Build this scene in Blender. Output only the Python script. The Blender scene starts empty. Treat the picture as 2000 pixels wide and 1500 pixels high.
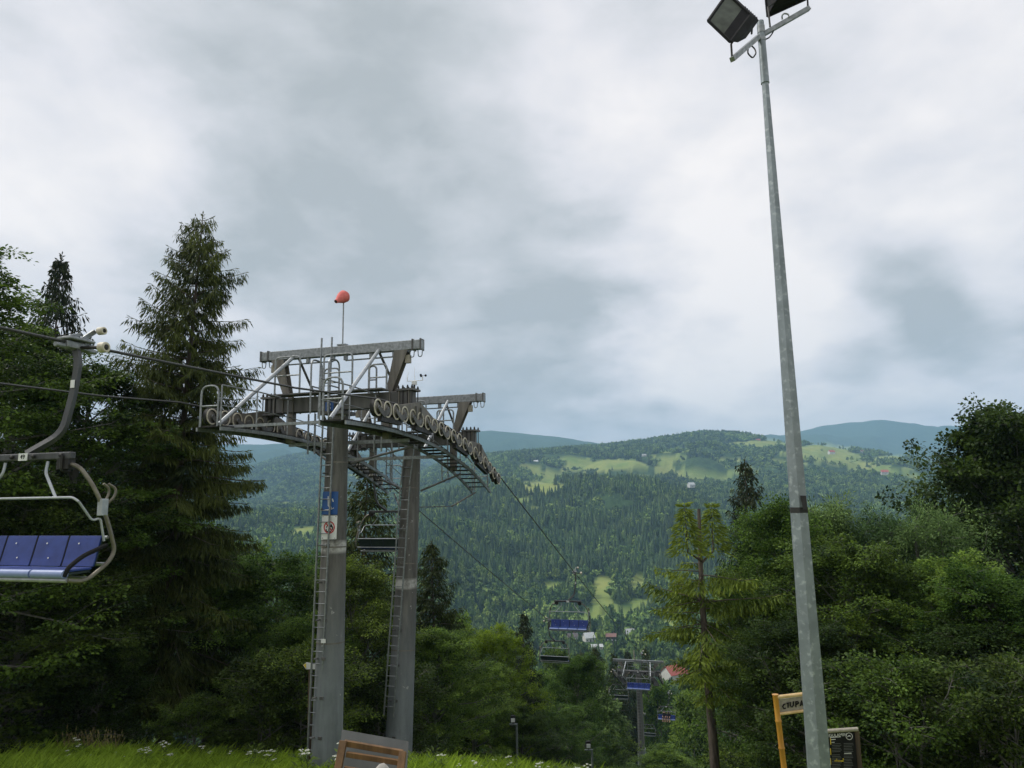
import bpy, math, random
import numpy as np
from mathutils import Vector, Matrix

# ------------------------------------------------------------------ camera
F = 1387.0; PITCH = math.radians(8.9); ROLL = math.radians(0.95)      # focal length in pixels of the 2000 px photograph
fw = np.array([0, math.cos(PITCH), math.sin(PITCH)]); _r0 = np.array([1.0, 0, 0]); _u0 = np.array([0, -math.sin(PITCH), math.cos(PITCH)])
rt = _r0*math.cos(ROLL) - _u0*math.sin(ROLL); up = _u0*math.cos(ROLL) + _r0*math.sin(ROLL)
scene = bpy.context.scene
col = scene.collection
cam_d = bpy.data.cameras.new('camera'); cam = bpy.data.objects.new('camera', cam_d); col.objects.link(cam)
cam_d.sensor_fit = 'HORIZONTAL'; cam_d.sensor_width = 36.0; cam_d.lens = 36.0*F/2000.0
cam_d.clip_start = 0.05; cam_d.clip_end = 30000
cam.matrix_world = Matrix(((rt[0], up[0], -fw[0], 0), (rt[1], up[1], -fw[1], 0), (rt[2], up[2], -fw[2], 0), (0, 0, 0, 1)))
scene.camera = cam

def at(px, py, Y):
    d = fw + (px-1000)/F*rt - (py-750)/F*up
    return d*(Y/d[1])
def rayd(px, py):
    d = fw + (px-1000)/F*rt - (py-750)/F*up
    return d/np.linalg.norm(d)

# ------------------------------------------------------------------ sky, sun, exposure
SUN_EL, SUN_AZ = math.radians(52), math.radians(-75)      # weak sun behind cloud, from the left
world = bpy.data.worlds.new('World'); scene.world = world; world.use_nodes = True
nt = world.node_tree; nt.nodes.clear()
def N(t, **kw):
    n = nt.nodes.new(t)
    for k, v in kw.items(): setattr(n, k, v)
    return n
def Lk(a, b): nt.links.new(a, b)
def wmath(op, a, b=None, clamp=False):
    n = N('ShaderNodeMath', operation=op, use_clamp=clamp)
    for i, q in enumerate((a, b)):
        if q is None: continue
        if isinstance(q, (int, float)): n.inputs[i].default_value = q
        else: Lk(q, n.inputs[i])
    return n.outputs[0]
tc = N('ShaderNodeTexCoord'); dirv = tc.outputs['Generated']
sep = N('ShaderNodeSeparateXYZ'); Lk(dirv, sep.inputs[0])
zz = wmath('ADD', wmath('MAXIMUM', sep.outputs[2], 0.0), 0.30)
cmb = N('ShaderNodeCombineXYZ'); Lk(wmath('DIVIDE', sep.outputs[0], zz), cmb.inputs[0]); Lk(wmath('DIVIDE', sep.outputs[1], zz), cmb.inputs[1])
def noise(vec, scale, detail, rough, dist=0.0, w=0.0):
    n = N('ShaderNodeTexNoise'); n.noise_dimensions = '4D'
    n.inputs['Scale'].default_value = scale; n.inputs['Detail'].default_value = detail
    n.inputs['Roughness'].default_value = rough; n.inputs['Distortion'].default_value = dist; n.inputs['W'].default_value = w
    Lk(vec, n.inputs['Vector']); return n
# slow swirl so that cloud banks have ragged edges
warp = noise(cmb.outputs[0], 1.6, 6, 0.6, 0.4, 3.1)
wv = N('ShaderNodeVectorMath', operation='SUBTRACT'); Lk(warp.outputs['Color'], wv.inputs[0]); wv.inputs[1].default_value = (0.5, 0.5, 0.5)
ws = N('ShaderNodeVectorMath', operation='SCALE'); Lk(wv.outputs[0], ws.inputs[0]); ws.inputs['Scale'].default_value = 0.30
wd = N('ShaderNodeVectorMath', operation='ADD'); Lk(dirv, wd.inputs[0]); Lk(ws.outputs[0], wd.inputs[1])
n1 = noise(cmb.outputs[0], 0.95, 6, 0.52, 0.5, 1.7).outputs['Fac']
n2 = noise(cmb.outputs[0], 2.3, 8, 0.54, 0.35, 5.2).outputs['Fac']
acc = wmath('ADD', wmath('MULTIPLY', wmath('SUBTRACT', n1, 0.5), 1.25), wmath('MULTIPLY', wmath('SUBTRACT', n2, 0.5), 1.35))
n3_ = noise(cmb.outputs[0], 6.5, 7, 0.56, 0.3, 2.2).outputs['Fac']
acc = wmath('ADD', acc, wmath('MULTIPLY', wmath('SUBTRACT', n3_, 0.5), 0.66))
acc = wmath('ADD', acc, 0.60)
ws2 = N('ShaderNodeVectorMath', operation='SCALE'); Lk(wv.outputs[0], ws2.inputs[0]); ws2.inputs['Scale'].default_value = 0.10
wd2 = N('ShaderNodeVectorMath', operation='ADD'); Lk(dirv, wd2.inputs[0]); Lk(ws2.outputs[0], wd2.inputs[1])
# cloud banks: (pixel x, pixel y, angular radius, weight) -> a direction in the sky
for bx_, by_, br_, bw_ in [
    (560, 230, .34, -.20), (780, 330, .26, -.22), (430, 480, .22, -.10), (1060, 590, .16, -.22), (1190, 520, .14, -.20), (900, 690, .2, -.12),
    (1750, 535, .085, -.55), (1850, 632, .06, -.5), (1390, 662, .06, -.24), (1650, 690, .05, -.2), (1300, 800, .20, -.18), (1050, 790, .16, -.18), (1880, 760, .20, -.14),
    (60, 300, .22, .30), (1270, 380, .16, .22), (1560, 600, .26, .34), (1330, 640, .16, .24), (1850, 420, .3, .04), (1080, 60, .3, -.08), (250, 640, .22, .10), (800, 620, .14, .10)]:
    dn = N('ShaderNodeVectorMath', operation='DISTANCE'); Lk((wd2 if br_ < .1 else wd).outputs[0], dn.inputs[0]); dn.inputs[1].default_value = tuple(rayd(bx_, by_))
    mr = N('ShaderNodeMapRange', interpolation_type='SMOOTHSTEP'); Lk(dn.outputs['Value'], mr.inputs['Value'])
    mr.inputs['From Min'].default_value = br_*1.25; mr.inputs['From Max'].default_value = br_*0.15
    mr.inputs['To Min'].default_value = 0; mr.inputs['To Max'].default_value = bw_
    acc = wmath('ADD', acc, mr.outputs[0])
rampw = N('ShaderNodeValToRGB'); Lk(acc, rampw.inputs[0])
cr = rampw.color_ramp
cr.elements[0].position = 0.12; cr.elements[0].color = (.318, .338, .346, 1)
cr.elements[1].position = 1.0; cr.elements[1].color = (.69, .66, .645, 1)
e = cr.elements.new(0.36); e.color = (.415, .428, .442, 1)
e = cr.elements.new(0.62); e.color = (.545, .540, .558, 1)
sky = N('ShaderNodeTexSky', sky_type='NISHITA'); sky.sun_disc = False; sky.sun_elevation = SUN_EL; sky.sun_rotation = SUN_AZ
bg1 = N('ShaderNodeBackground'); Lk(sky.outputs[0], bg1.inputs[0]); bg1.inputs[1].default_value = 0.05
bg2 = N('ShaderNodeBackground'); Lk(rampw.outputs[0], bg2.inputs[0]); bg2.inputs[1].default_value = 0.84
mx = N('ShaderNodeMixShader'); mx.inputs[0].default_value = 0.96; Lk(bg1.outputs[0], mx.inputs[1]); Lk(bg2.outputs[0], mx.inputs[2])
world.cycles.sampling_method = 'MANUAL'; world.cycles.sample_map_resolution = 256
wo = N('ShaderNodeOutputWorld'); Lk(mx.outputs[0], wo.inputs[0])

sun_d = bpy.data.lights.new('sun', 'SUN'); sun = bpy.data.objects.new('sun', sun_d); col.objects.link(sun)
sun_d.energy = 1.5; sun_d.angle = math.radians(14); sun_d.color = (1.0, .96, .88)
sun.rotation_euler = Vector((math.sin(-SUN_AZ)*-math.cos(SUN_EL), math.cos(SUN_AZ)*math.cos(SUN_EL), math.sin(SUN_EL))).to_track_quat('Z', 'Y').to_euler()
scene.view_settings.view_transform = 'Standard'; scene.view_settings.look = 'None'
scene.view_settings.gamma = 1.0; scene.view_settings.use_curve_mapping = False
scene.view_settings.exposure = 0.92
scene.cycles.use_denoising = True
scene.cycles.max_bounces = 8; scene.cycles.diffuse_bounces = 3; scene.cycles.transmission_bounces = 4
scene.cycles.volume_bounces = 1; scene.cycles.transparent_max_bounces = 8

# ------------------------------------------------------------------ helpers
rng = np.random.default_rng(7)
BASE = {}                                   # world position of each thing's origin
def tag(o, label=None, cat=None, group=None, kind=None):
    if label: o['label'] = label
    if cat: o['category'] = cat
    if group: o['group'] = group
    if kind: o['kind'] = kind
    return o
def empty(name, loc, label=None, cat=None, group=None, rz=0.0):
    o = bpy.data.objects.new(name, None); col.objects.link(o)
    o.empty_display_size = 0.2; o.location = tuple(loc); o.rotation_euler = (0, 0, rz)
    BASE[o.name] = np.array(loc, float)
    return tag(o, label, cat, group)
def np_mesh(name, V_, quads=None, tris=None, smooth=False, attrs=None):
    """mesh from numpy arrays"""
    me = bpy.data.meshes.new(name); V_ = np.asarray(V_, np.float32)
    nq = 0 if quads is None else len(quads); ntr = 0 if tris is None else len(tris)
    idx = []
    if nq: idx.append(np.asarray(quads, np.int32).ravel())
    if ntr: idx.append(np.asarray(tris, np.int32).ravel())
    idx = np.concatenate(idx)
    starts = np.concatenate([np.arange(nq)*4, nq*4+np.arange(ntr)*3]).astype(np.int32)
    tot = np.concatenate([np.full(nq, 4), np.full(ntr, 3)]).astype(np.int32)
    me.vertices.add(len(V_)); me.vertices.foreach_set('co', V_.ravel())
    me.loops.add(len(idx)); me.loops.foreach_set('vertex_index', idx)
    me.polygons.add(nq+ntr); me.polygons.foreach_set('loop_start', starts); me.polygons.foreach_set('loop_total', tot)
    if smooth: me.polygons.foreach_set('use_smooth', np.ones(nq+ntr, bool))
    me.update(calc_edges=True)
    if attrs:
        for k, v in attrs.items():
            a = me.attributes.new(k, 'FLOAT', 'POINT'); a.data.foreach_set('value', np.asarray(v, np.float32))
    return me
def link(name, me, mat=None, parent=None):
    o = bpy.data.objects.new(name, me); col.objects.link(o)
    if mat is not None and len(me.materials) == 0: me.materials.append(mat)
    if parent is not None: o.parent = parent
    return o
def unit(v):
    v = np.asarray(v, float); n = np.linalg.norm(v); return v/n if n > 1e-9 else np.array([0, 0, 1.0])
def frame_of(d, upv=(0, 0, 1)):
    d = unit(d); s = np.cross(d, upv)
    if np.linalg.norm(s) < 1e-4: s = np.cross(d, (1, 0, 0))
    s = unit(s); return d, s, np.cross(s, d)
class MB:
    def __init__(self): self.v = []; self.f = []
    def add(self, vs, fs):
        k = len(self.v); self.v += [tuple(map(float, p)) for p in vs]; self.f += [tuple(i+k for i in q) for q in fs]; return self
    def hexa(self, P):        # 8 corners: bottom 0-3, top 4-7
        return self.add(P, [(0, 3, 2, 1), (4, 5, 6, 7), (0, 1, 5, 4), (1, 2, 6, 5), (2, 3, 7, 6), (3, 0, 4, 7)])
    def box(self, c, h, ax=None):
        c = np.asarray(c, float)
        X, Y, Z = (np.eye(3) if ax is None else [unit(a) for a in ax])
        P = [c+X*h[0]*a+Y*h[1]*b+Z*h[2]*d for d in (-1, 1) for a, b in ((-1, -1), (1, -1), (1, 1), (-1, 1))]
        return self.hexa(P)
    def beam(self, p, q, w, h, upv=(0, 0, 1), w2=None, h2=None):   # rectangular section, w sideways, h along upv
        p = np.asarray(p, float); q = np.asarray(q, float); d, s, u = frame_of(q-p, upv)
        w2 = w if w2 is None else w2; h2 = h if h2 is None else h2
        P = [p-s*w/2-u*h/2, p+s*w/2-u*h/2, p+s*w/2+u*h/2, p-s*w/2+u*h/2]
        Q = [q-s*w2/2-u*h2/2, q+s*w2/2-u*h2/2, q+s*w2/2+u*h2/2, q-s*w2/2+u*h2/2]
        return self.add(P+Q, [(3, 2, 1, 0), (4, 5, 6, 7), (0, 1, 5, 4), (1, 2, 6, 5), (2, 3, 7, 6), (3, 0, 4, 7)])
    def tube(self, p, q, r, n=8, r2=None, cap=True):
        return self.path([p, q], r, n, rs=[r, r if r2 is None else r2], cap=cap)
    def path(self, pts, r, n=6, rs=None, cap=True):
        pts = [np.asarray(p, float) for p in pts]; m = len(pts); rs = rs or [r]*m
        vs = []; prev = None
        for i, p in enumerate(pts):
            t = unit(pts[min(i+1, m-1)]-pts[max(i-1, 0)])
            if prev is None: _, s, u = frame_of(t)
            else:
                s = unit(prev-t*np.dot(prev, t)); u = np.cross(s, t)
            prev = s
            for k in range(n):
                a = 2*math.pi*k/n; vs.append(p+(s*math.cos(a)+u*math.sin(a))*rs[i])
        fs = []
        for i in range(m-1):
            for k in range(n):
                fs.append((i*n+k, i*n+(k+1) % n, (i+1)*n+(k+1) % n, (i+1)*n+k))
        if cap: fs += [tuple(range(n-1, -1, -1)), tuple((m-1)*n+k for k in range(n))]
        return self.add(vs, fs)
    def plate(self, poly, t, nrm):   # polygon extruded by thickness t along nrm (centred)
        poly = [np.asarray(p, float) for p in poly]; n = len(poly); nv = unit(nrm)*t/2
        vs = [p-nv for p in poly]+[p+nv for p in poly]
        fs = [tuple(range(n-1, -1, -1)), tuple(range(n, 2*n))]+[(i, (i+1) % n, n+(i+1) % n, n+i) for i in range(n)]
        return self.add(vs, fs)
    def lathe(self, c, ax, prof, n=16, close=False):  # prof: (distance along axis, radius)
        d, s, u = frame_of(ax, (0, 0, 1) if abs(unit(ax)[2]) < .9 else (1, 0, 0)); c = np.asarray(c, float); m = len(prof)
        vs = [c+d*a+(s*math.cos(2*math.pi*k/n)+u*math.sin(2*math.pi*k/n))*r for a, r in prof for k in range(n)]
        fs = [(i*n+k, i*n+(k+1) % n, ((i+1) % m)*n+(k+1) % n, ((i+1) % m)*n+k) for i in range(m if close else m-1) for k in range(n)]
        if not close: fs += [tuple(range(n-1, -1, -1)), tuple((m-1)*n+k for k in range(n))]
        return self.add(vs, fs)
    def build(self, name, mat, parent=None, smooth=False, label=None, bevel=0.0):
        b = np.zeros(3)
        if parent is not None: b = BASE.get(parent.name, np.zeros(3))
        me = bpy.data.meshes.new(name); me.from_pydata([(x-b[0], y-b[1], z-b[2]) for x, y, z in self.v], [], self.f); me.update()
        if smooth:
            me.polygons.foreach_set('use_smooth', np.ones(len(me.polygons), bool))
            try: me.set_sharp_from_angle(angle=math.radians(40))
            except Exception: pass
        o = link(name, me, mat, parent); BASE[o.name] = b
        if bevel:
            mo = o.modifiers.new('bevel', 'BEVEL'); mo.width = bevel; mo.segments = 2; mo.limit_method = 'ANGLE'
        if label: o['label'] = label
        return o
def copy_tree(o, parent=None):
    c = o.copy(); col.objects.link(c); c.parent = parent; BASE[c.name] = BASE.get(o.name, np.zeros(3))
    for ch in list(o.children): copy_tree(ch, c)
    return c
def rounded(pts, r, k=4):          # polyline with rounded corners
    out = [np.asarray(pts[0], float)]
    for i in range(1, len(pts)-1):
        a, b, c = (np.asarray(q, float) for q in pts[i-1:i+2])
        ra = min(r, np.linalg.norm(a-b)*.49, np.linalg.norm(c-b)*.49)
        p, q = b+unit(a-b)*ra, b+unit(c-b)*ra
        for j in range(k+1):
            t = j/k; out.append(p*(1-t)**2+b*2*t*(1-t)+q*t*t)
    out.append(np.asarray(pts[-1], float)); return out

# ------------------------------------------------------------------ materials
def material(name, c1, c2=None, rough=.6, metal=0.0, scale=6.0, detail=6, bump=0.0, bscale=None, streak=False, spec=None, ramp=(.35, .65), coords='Object'):
    m = bpy.data.materials.new(name); m.use_nodes = True; t = m.node_tree; b = t.nodes['Principled BSDF']
    b.inputs['Roughness'].default_value = rough; b.inputs['Metallic'].default_value = metal
    if spec is not None: b.inputs['Specular IOR Level'].default_value = spec
    c2 = c2 or tuple(x*.75 for x in c1)
    tcn = t.nodes.new('ShaderNodeTexCoord'); vec = tcn.outputs[coords]
    if streak:
        mp = t.nodes.new('ShaderNodeMapping'); mp.inputs['Scale'].default_value = (1, 1, .12); t.links.new(vec, mp.inputs[0]); vec = mp.outputs[0]
    nz = t.nodes.new('ShaderNodeTexNoise'); nz.inputs['Scale'].default_value = scale; nz.inputs['Detail'].default_value = detail; nz.inputs['Roughness'].default_value = .62
    t.links.new(vec, nz.inputs['Vector'])
    rp = t.nodes.new('ShaderNodeValToRGB'); t.links.new(nz.outputs['Fac'], rp.inputs[0])
    rp.color_ramp.elements[0].position = ramp[0]; rp.color_ramp.elements[0].color = (*c2, 1)
    rp.color_ramp.elements[1].position = ramp[1]; rp.color_ramp.elements[1].color = (*c1, 1)
    t.links.new(rp.outputs[0], b.inputs['Base Color'])
    mr = t.nodes.new('ShaderNodeMapRange'); t.links.new(nz.outputs['Fac'], mr.inputs[0]); mr.inputs[3].default_value = min(1, rough+.12); mr.inputs[4].default_value = max(.05, rough-.12)
    t.links.new(mr.outputs[0], b.inputs['Roughness'])
    if bump:
        n2_ = t.nodes.new('ShaderNodeTexNoise'); n2_.inputs['Scale'].default_value = bscale or scale*4; n2_.inputs['Detail'].default_value = 5
        t.links.new(vec, n2_.inputs['Vector'])
        bp = t.nodes.new('ShaderNodeBump'); bp.inputs['Strength'].default_value = bump; bp.inputs['Distance'].default_value = .02
        t.links.new(n2_.outputs['Fac'], bp.inputs['Height']); t.links.new(bp.outputs[0], b.inputs['Normal'])
    return m
M = {}
M['galv'] = material('galvanised_steel', (.31, .33, .34), (.18, .195, .20), .5, .55, 14, 8, .08)
M['galv_new'] = material('bright_galvanised_tube', (.43, .455, .47), (.32, .34, .355), .42, .5, 10)
M['steel'] = material('weathered_grey_steel', (.150, .149, .144), (.075, .074, .072), .62, .2, 5, 8, .1, streak=True)
M['dark'] = material('dark_oily_steel', (.032, .031, .029), (.015, .014, .013), .6, .3, 9, 6)
M['plate'] = material('taupe_painted_plate', (.185, .172, .148), (.11, .102, .088), .6, .1, 6, 7, .05, streak=True)
M['cream'] = material('cream_wheel_rim', (.62, .58, .47), (.40, .36, .28), .55, .0, 12)
M['rubber'] = material('black_rubber', (.020, .020, .020), (.012, .012, .012), .75, 0, 10)
M['rope'] = material('greasy_steel_rope', (.10, .10, .10), (.04, .04, .04), .45, .6, 60)
M['blue'] = material('blue_seat_plastic', (.015, .045, .235), (.009, .028, .160), .45, 0, 5, 9)
M['palestrip'] = material('worn_blue_edge', (.25, .31, .52), (.19, .25, .44), .45, 0, 6)
M['black'] = material('black_plastic', (.012, .012, .013), (.007, .007, .008), .7, 0, 8, spec=.2)
M['seatback'] = material('dark_green_back_shell', (.016, .032, .028), (.010, .020, .018), .5, 0, 5)
M['white'] = material('white_paint', (.74, .75, .74), (.62, .63, .62), .5, 0, 4)
M['red'] = material('red_print', (.50, .02, .025), (.44, .02, .025), .5, 0, 4)
M['signblue'] = material('blue_sign_face', (.012, .085, .30), (.010, .07, .26), .4, 0, 3)
M['yellow'] = material('yellow_print', (.72, .55, .05), (.66, .48, .04), .5, 0, 4)
M['cyan'] = material('cyan_sticker', (.03, .33, .40), (.02, .2, .25), .5, 0, 60)
M['hanger'] = material('dark_grey_hanger', (.085, .088, .092), (.045, .047, .050), .5, .35, 7, 7, .05, streak=True)
M['tan'] = material('bare_hanger_metal', (.20, .185, .145), (.12, .11, .085), .45, .5, 8)
M['wood'] = material('brown_stained_wood', (.19, .10, .038), (.095, .05, .019), .62, 0, 7, 8, .25, streak=True)
M['oldwood'] = material('grey_brown_post', (.095, .065, .042), (.045, .03, .02), .75, 0, 9, 8, .3, streak=True)
M['bamboo'] = material('varnished_bamboo', (.52, .26, .045), (.34, .155, .022), .38, 0, 9, 6, .1, streak=True)
M['bamboo_pale'] = material('pale_bamboo', (.66, .48, .24), (.50, .33, .14), .42, 0, 9, 6, .1)
M['burlap'] = material('weathered_board', (.36, .33, .27), (.25, .23, .19), .8, 0, 30, 8, .2)
M['sheet'] = material('dull_grey_sheet', (.125, .130, .128), (.095, .10, .098), .6, .05, 3, 6)
M['pinksock'] = material('faded_red_fabric', (.72, .19, .17), (.60, .13, .12), .8, 0, 8)
M['stone'] = material('pale_stone', (.46, .44, .40), (.28, .27, .25), .8, 0, 14, 8, .4)
M['bark'] = material('spruce_bark', (.135, .108, .088), (.052, .040, .032), .9, 0, 14, 8, .6, 30, streak=True)
M['bark2'] = material('grey_beech_bark', (.17, .165, .15), (.08, .075, .066), .85, 0, 6, 8, .35, 20, streak=True)
M['skin'] = material('skin', (.55, .33, .24), (.48, .28, .20), .55)
M['cloth'] = material('black_clothing', (.02, .02, .022), (.012, .012, .014), .85)
M['hair'] = material('dark_hair', (.03, .02, .014), (.015, .01, .008), .6)

# tower tube: weathered paint above, bluish zinc below, scuffed bands where plates were removed
def pillar_material(name, zlo, zhi, zband):
    m = bpy.data.materials.new(name); m.use_nodes = True; t = m.node_tree; b = t.nodes['Principled BSDF']
    b.inputs['Roughness'].default_value = .62; b.inputs['Metallic'].default_value = .04
    def nd(ty, **kw):
        n = t.nodes.new(ty)
        for k, v in kw.items(): setattr(n, k, v)
        return n
    g = nd('ShaderNodeNewGeometry'); sp = nd('ShaderNodeSeparateXYZ'); t.links.new(g.outputs['Position'], sp.inputs[0])
    mp = nd('ShaderNodeMapping'); mp.inputs['Scale'].default_value = (2.2, 2.2, .28); t.links.new(g.outputs['Position'], mp.inputs[0])
    nz = nd('ShaderNodeTexNoise'); nz.inputs['Scale'].default_value = 2.2; nz.inputs['Detail'].default_value = 9; nz.inputs['Roughness'].default_value = .65; t.links.new(mp.outputs[0], nz.inputs['Vector'])
    nb = nd('ShaderNodeTexNoise'); nb.inputs['Scale'].default_value = 1.3; nb.inputs['Detail'].default_value = 9; nb.inputs['Roughness'].default_value = .7; t.links.new(g.outputs['Position'], nb.inputs['Vector'])
    zj = nd('ShaderNodeMath', operation='MULTIPLY_ADD'); t.links.new(nz.outputs['Fac'], zj.inputs[0]); zj.inputs[1].default_value = 2.6; t.links.new(sp.outputs[2], zj.inputs[2])
    mr = nd('ShaderNodeMapRange'); t.links.new(zj.outputs[0], mr.inputs[0]); mr.inputs[1].default_value = zlo; mr.inputs[2].default_value = zhi
    cA = nd('ShaderNodeValToRGB'); av = nd('ShaderNodeMath', operation='MULTIPLY_ADD'); t.links.new(nz.outputs['Fac'], av.inputs[0]); av.inputs[1].default_value = .6; hv = nd('ShaderNodeMath', operation='MULTIPLY'); t.links.new(nb.outputs['Fac'], hv.inputs[0]); hv.inputs[1].default_value = .4; t.links.new(hv.outputs[0], av.inputs[2]); t.links.new(av.outputs[0], cA.inputs[0])
    cA.color_ramp.elements[0].color = (.11, .125, .135, 1); cA.color_ramp.elements[1].color = (.225, .25, .265, 1); cA.color_ramp.elements[0].position = .33; cA.color_ramp.elements[1].position = .68
    cB = nd('ShaderNodeValToRGB'); t.links.new(nz.outputs['Fac'], cB.inputs[0])
    cB.color_ramp.elements[0].color = (.052, .049, .043, 1); cB.color_ramp.elements[1].color = (.150, .146, .135, 1); cB.color_ramp.elements[0].position = .34; cB.color_ramp.elements[1].position = .66
    mx_ = nd('ShaderNodeMix', data_type='RGBA'); t.links.new(mr.outputs[0], mx_.inputs[0]); t.links.new(cA.outputs[0], mx_.inputs[6]); t.links.new(cB.outputs[0], mx_.inputs[7])
    out = mx_.outputs[2]
    dz = nd('ShaderNodeMath', operation='SUBTRACT'); t.links.new(sp.outputs[2], dz.inputs[0]); dz.inputs[1].default_value = zband
    az = nd('ShaderNodeMath', operation='ABSOLUTE'); t.links.new(dz.outputs[0], az.inputs[0])
    m2 = nd('ShaderNodeMapRange'); t.links.new(az.outputs[0], m2.inputs[0]); m2.inputs[1].default_value = .09; m2.inputs[2].default_value = .19; m2.inputs[3].default_value = 1; m2.inputs[4].default_value = 0
    n3 = nd('ShaderNodeMapRange'); t.links.new(nb.outputs['Fac'], n3.inputs[0]); n3.inputs[1].default_value = .38; n3.inputs[2].default_value = .52
    ml = nd('ShaderNodeMath', operation='MULTIPLY'); t.links.new(m2.outputs[0], ml.inputs[0]); t.links.new(n3.outputs[0], ml.inputs[1])
    ch = nd('ShaderNodeTexNoise'); ch.inputs['Scale'].default_value = 5.5; ch.inputs['Detail'].default_value = 4; t.links.new(g.outputs['Position'], ch.inputs['Vector'])
    chr_ = nd('ShaderNodeMapRange'); t.links.new(ch.outputs['Fac'], chr_.inputs[0]); chr_.inputs[1].default_value = .68; chr_.inputs[2].default_value = .73; chr_.inputs[4].default_value = .7
    mxx = nd('ShaderNodeMath', operation='MAXIMUM'); t.links.new(ml.outputs[0], mxx.inputs[0]); t.links.new(chr_.outputs[0], mxx.inputs[1])
    mm = nd('ShaderNodeMix', data_type='RGBA'); t.links.new(mxx.outputs[0], mm.inputs[0]); t.links.new(out, mm.inputs[6]); mm.inputs[7].default_value = (.47, .47, .45, 1)
    t.links.new(mm.outputs[2], b.inputs['Base Color'])
    return m
# hot-dip galvanised lamp pole with zinc spangle
def spangle_material():
    m = material('spangled_zinc', (.235, .27, .29), (.17, .198, .215), .5, .4, 5, 6)
    t = m.node_tree; b = t.nodes['Principled BSDF']; src = b.inputs['Base Color'].links[0].from_socket
    vo = t.nodes.new('ShaderNodeTexNoise'); vo.inputs['Scale'].default_value = 17; vo.inputs['Detail'].default_value = 3
    tcn = [n for n in t.nodes if n.type == 'TEX_COORD'][0]; t.links.new(tcn.outputs['Object'], vo.inputs['Vector'])
    mr = t.nodes.new('ShaderNodeMapRange'); t.links.new(vo.outputs['Fac'], mr.inputs[0]); mr.inputs[1].default_value = .56; mr.inputs[2].default_value = .72; mr.inputs[4].default_value = .42
    mx_ = t.nodes.new('ShaderNodeMix'); mx_.data_type = 'RGBA'; t.links.new(mr.outputs[0], mx_.inputs[0]); t.links.new(src, mx_.inputs[6]); mx_.inputs[7].default_value = (.55, .60, .62, 1)
    t.links.new(mx_.outputs[2], b.inputs['Base Color']); return m
M['spangle'] = spangle_material()

def leaf_material(name, dark, light, trans=.28, rough=.5, objvar=.75, stands=False):
    """two-sided leaf; 'rnd' is a per-leaf random number, the rest varies from tree to tree"""
    m = bpy.data.materials.new(name); m.use_nodes = True; t = m.node_tree; t.nodes.clear()
    at_ = t.nodes.new('ShaderNodeAttribute'); at_.attribute_name = 'rnd'
    oi = t.nodes.new('ShaderNodeObjectInfo')
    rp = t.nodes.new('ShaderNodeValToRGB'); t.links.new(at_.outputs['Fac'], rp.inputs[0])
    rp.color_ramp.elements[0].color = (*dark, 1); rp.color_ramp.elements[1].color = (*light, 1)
    hs = t.nodes.new('ShaderNodeHueSaturation'); t.links.new(rp.outputs[0], hs.inputs['Color'])
    mr = t.nodes.new('ShaderNodeMapRange'); t.links.new(oi.outputs['Random'], mr.inputs[0]); mr.inputs[3].default_value = 1-objvar*.45; mr.inputs[4].default_value = 1+objvar*.45
    t.links.new(mr.outputs[0], hs.inputs['Value'])
    mr2 = t.nodes.new('ShaderNodeMapRange'); t.links.new(oi.outputs['Random'], mr2.inputs[0]); mr2.inputs[3].default_value = .5+.02*objvar; mr2.inputs[4].default_value = .5-.02*objvar
    t.links.new(mr2.outputs[0], hs.inputs['Hue'])
    if stands:                                   # stands of different age and species across the hillside
        gp = t.nodes.new('ShaderNodeNewGeometry'); sn = t.nodes.new('ShaderNodeTexNoise'); sn.inputs['Scale'].default_value = .009; sn.inputs['Detail'].default_value = 5; t.links.new(gp.outputs['Position'], sn.inputs['Vector'])
        sm_ = t.nodes.new('ShaderNodeMapRange'); t.links.new(sn.outputs['Fac'], sm_.inputs[0]); sm_.inputs[1].default_value = .3; sm_.inputs[2].default_value = .7; sm_.inputs[3].default_value = .62; sm_.inputs[4].default_value = 1.42
        h2 = t.nodes.new('ShaderNodeHueSaturation'); t.links.new(hs.outputs[0], h2.inputs['Color']); t.links.new(sm_.outputs[0], h2.inputs['Value']); hs = h2
    p = t.nodes.new('ShaderNodeBsdfPrincipled'); t.links.new(hs.outputs[0], p.inputs['Base Color']); p.inputs['Roughness'].default_value = rough; p.inputs['Specular IOR Level'].default_value = .16
    tr = t.nodes.new('ShaderNodeBsdfTranslucent')
    g2 = t.nodes.new('ShaderNodeHueSaturation'); t.links.new(hs.outputs[0], g2.inputs['Color']); g2.inputs['Hue'].default_value = .495; g2.inputs['Value'].default_value = 1.5
    t.links.new(g2.outputs[0], tr.inputs[0])
    ms = t.nodes.new('ShaderNodeMixShader'); ms.inputs[0].default_value = trans; t.links.new(p.outputs[0], ms.inputs[1]); t.links.new(tr.outputs[0], ms.inputs[2])
    o = t.nodes.new('ShaderNodeOutputMaterial'); t.links.new(ms.outputs[0], o.inputs[0]); return m
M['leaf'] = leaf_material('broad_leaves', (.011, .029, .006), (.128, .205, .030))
M['leaf_y'] = leaf_material('yellow_green_leaves', (.07, .125, .010), (.29, .39, .030), .4)
M['leaf_b'] = leaf_material('bright_green_leaves', (.020, .054, .009), (.180, .285, .045), .4)
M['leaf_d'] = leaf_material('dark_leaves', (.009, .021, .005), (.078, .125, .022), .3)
M['leaf_p'] = leaf_material('pale_grey_green_leaves', (.026, .058, .016), (.165, .265, .085), .35)
M['needle'] = leaf_material('spruce_needles', (.009, .019, .005), (.100, .128, .028), .18, .6)
M['needle_y'] = leaf_material('yellowish_spruce_needles', (.028, .056, .008), (.175, .245, .028), .22, .6)
M['needle_d'] = leaf_material('dark_spruce_needles', (.015, .025, .011), (.055, .072, .026), .15, .6)
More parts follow.
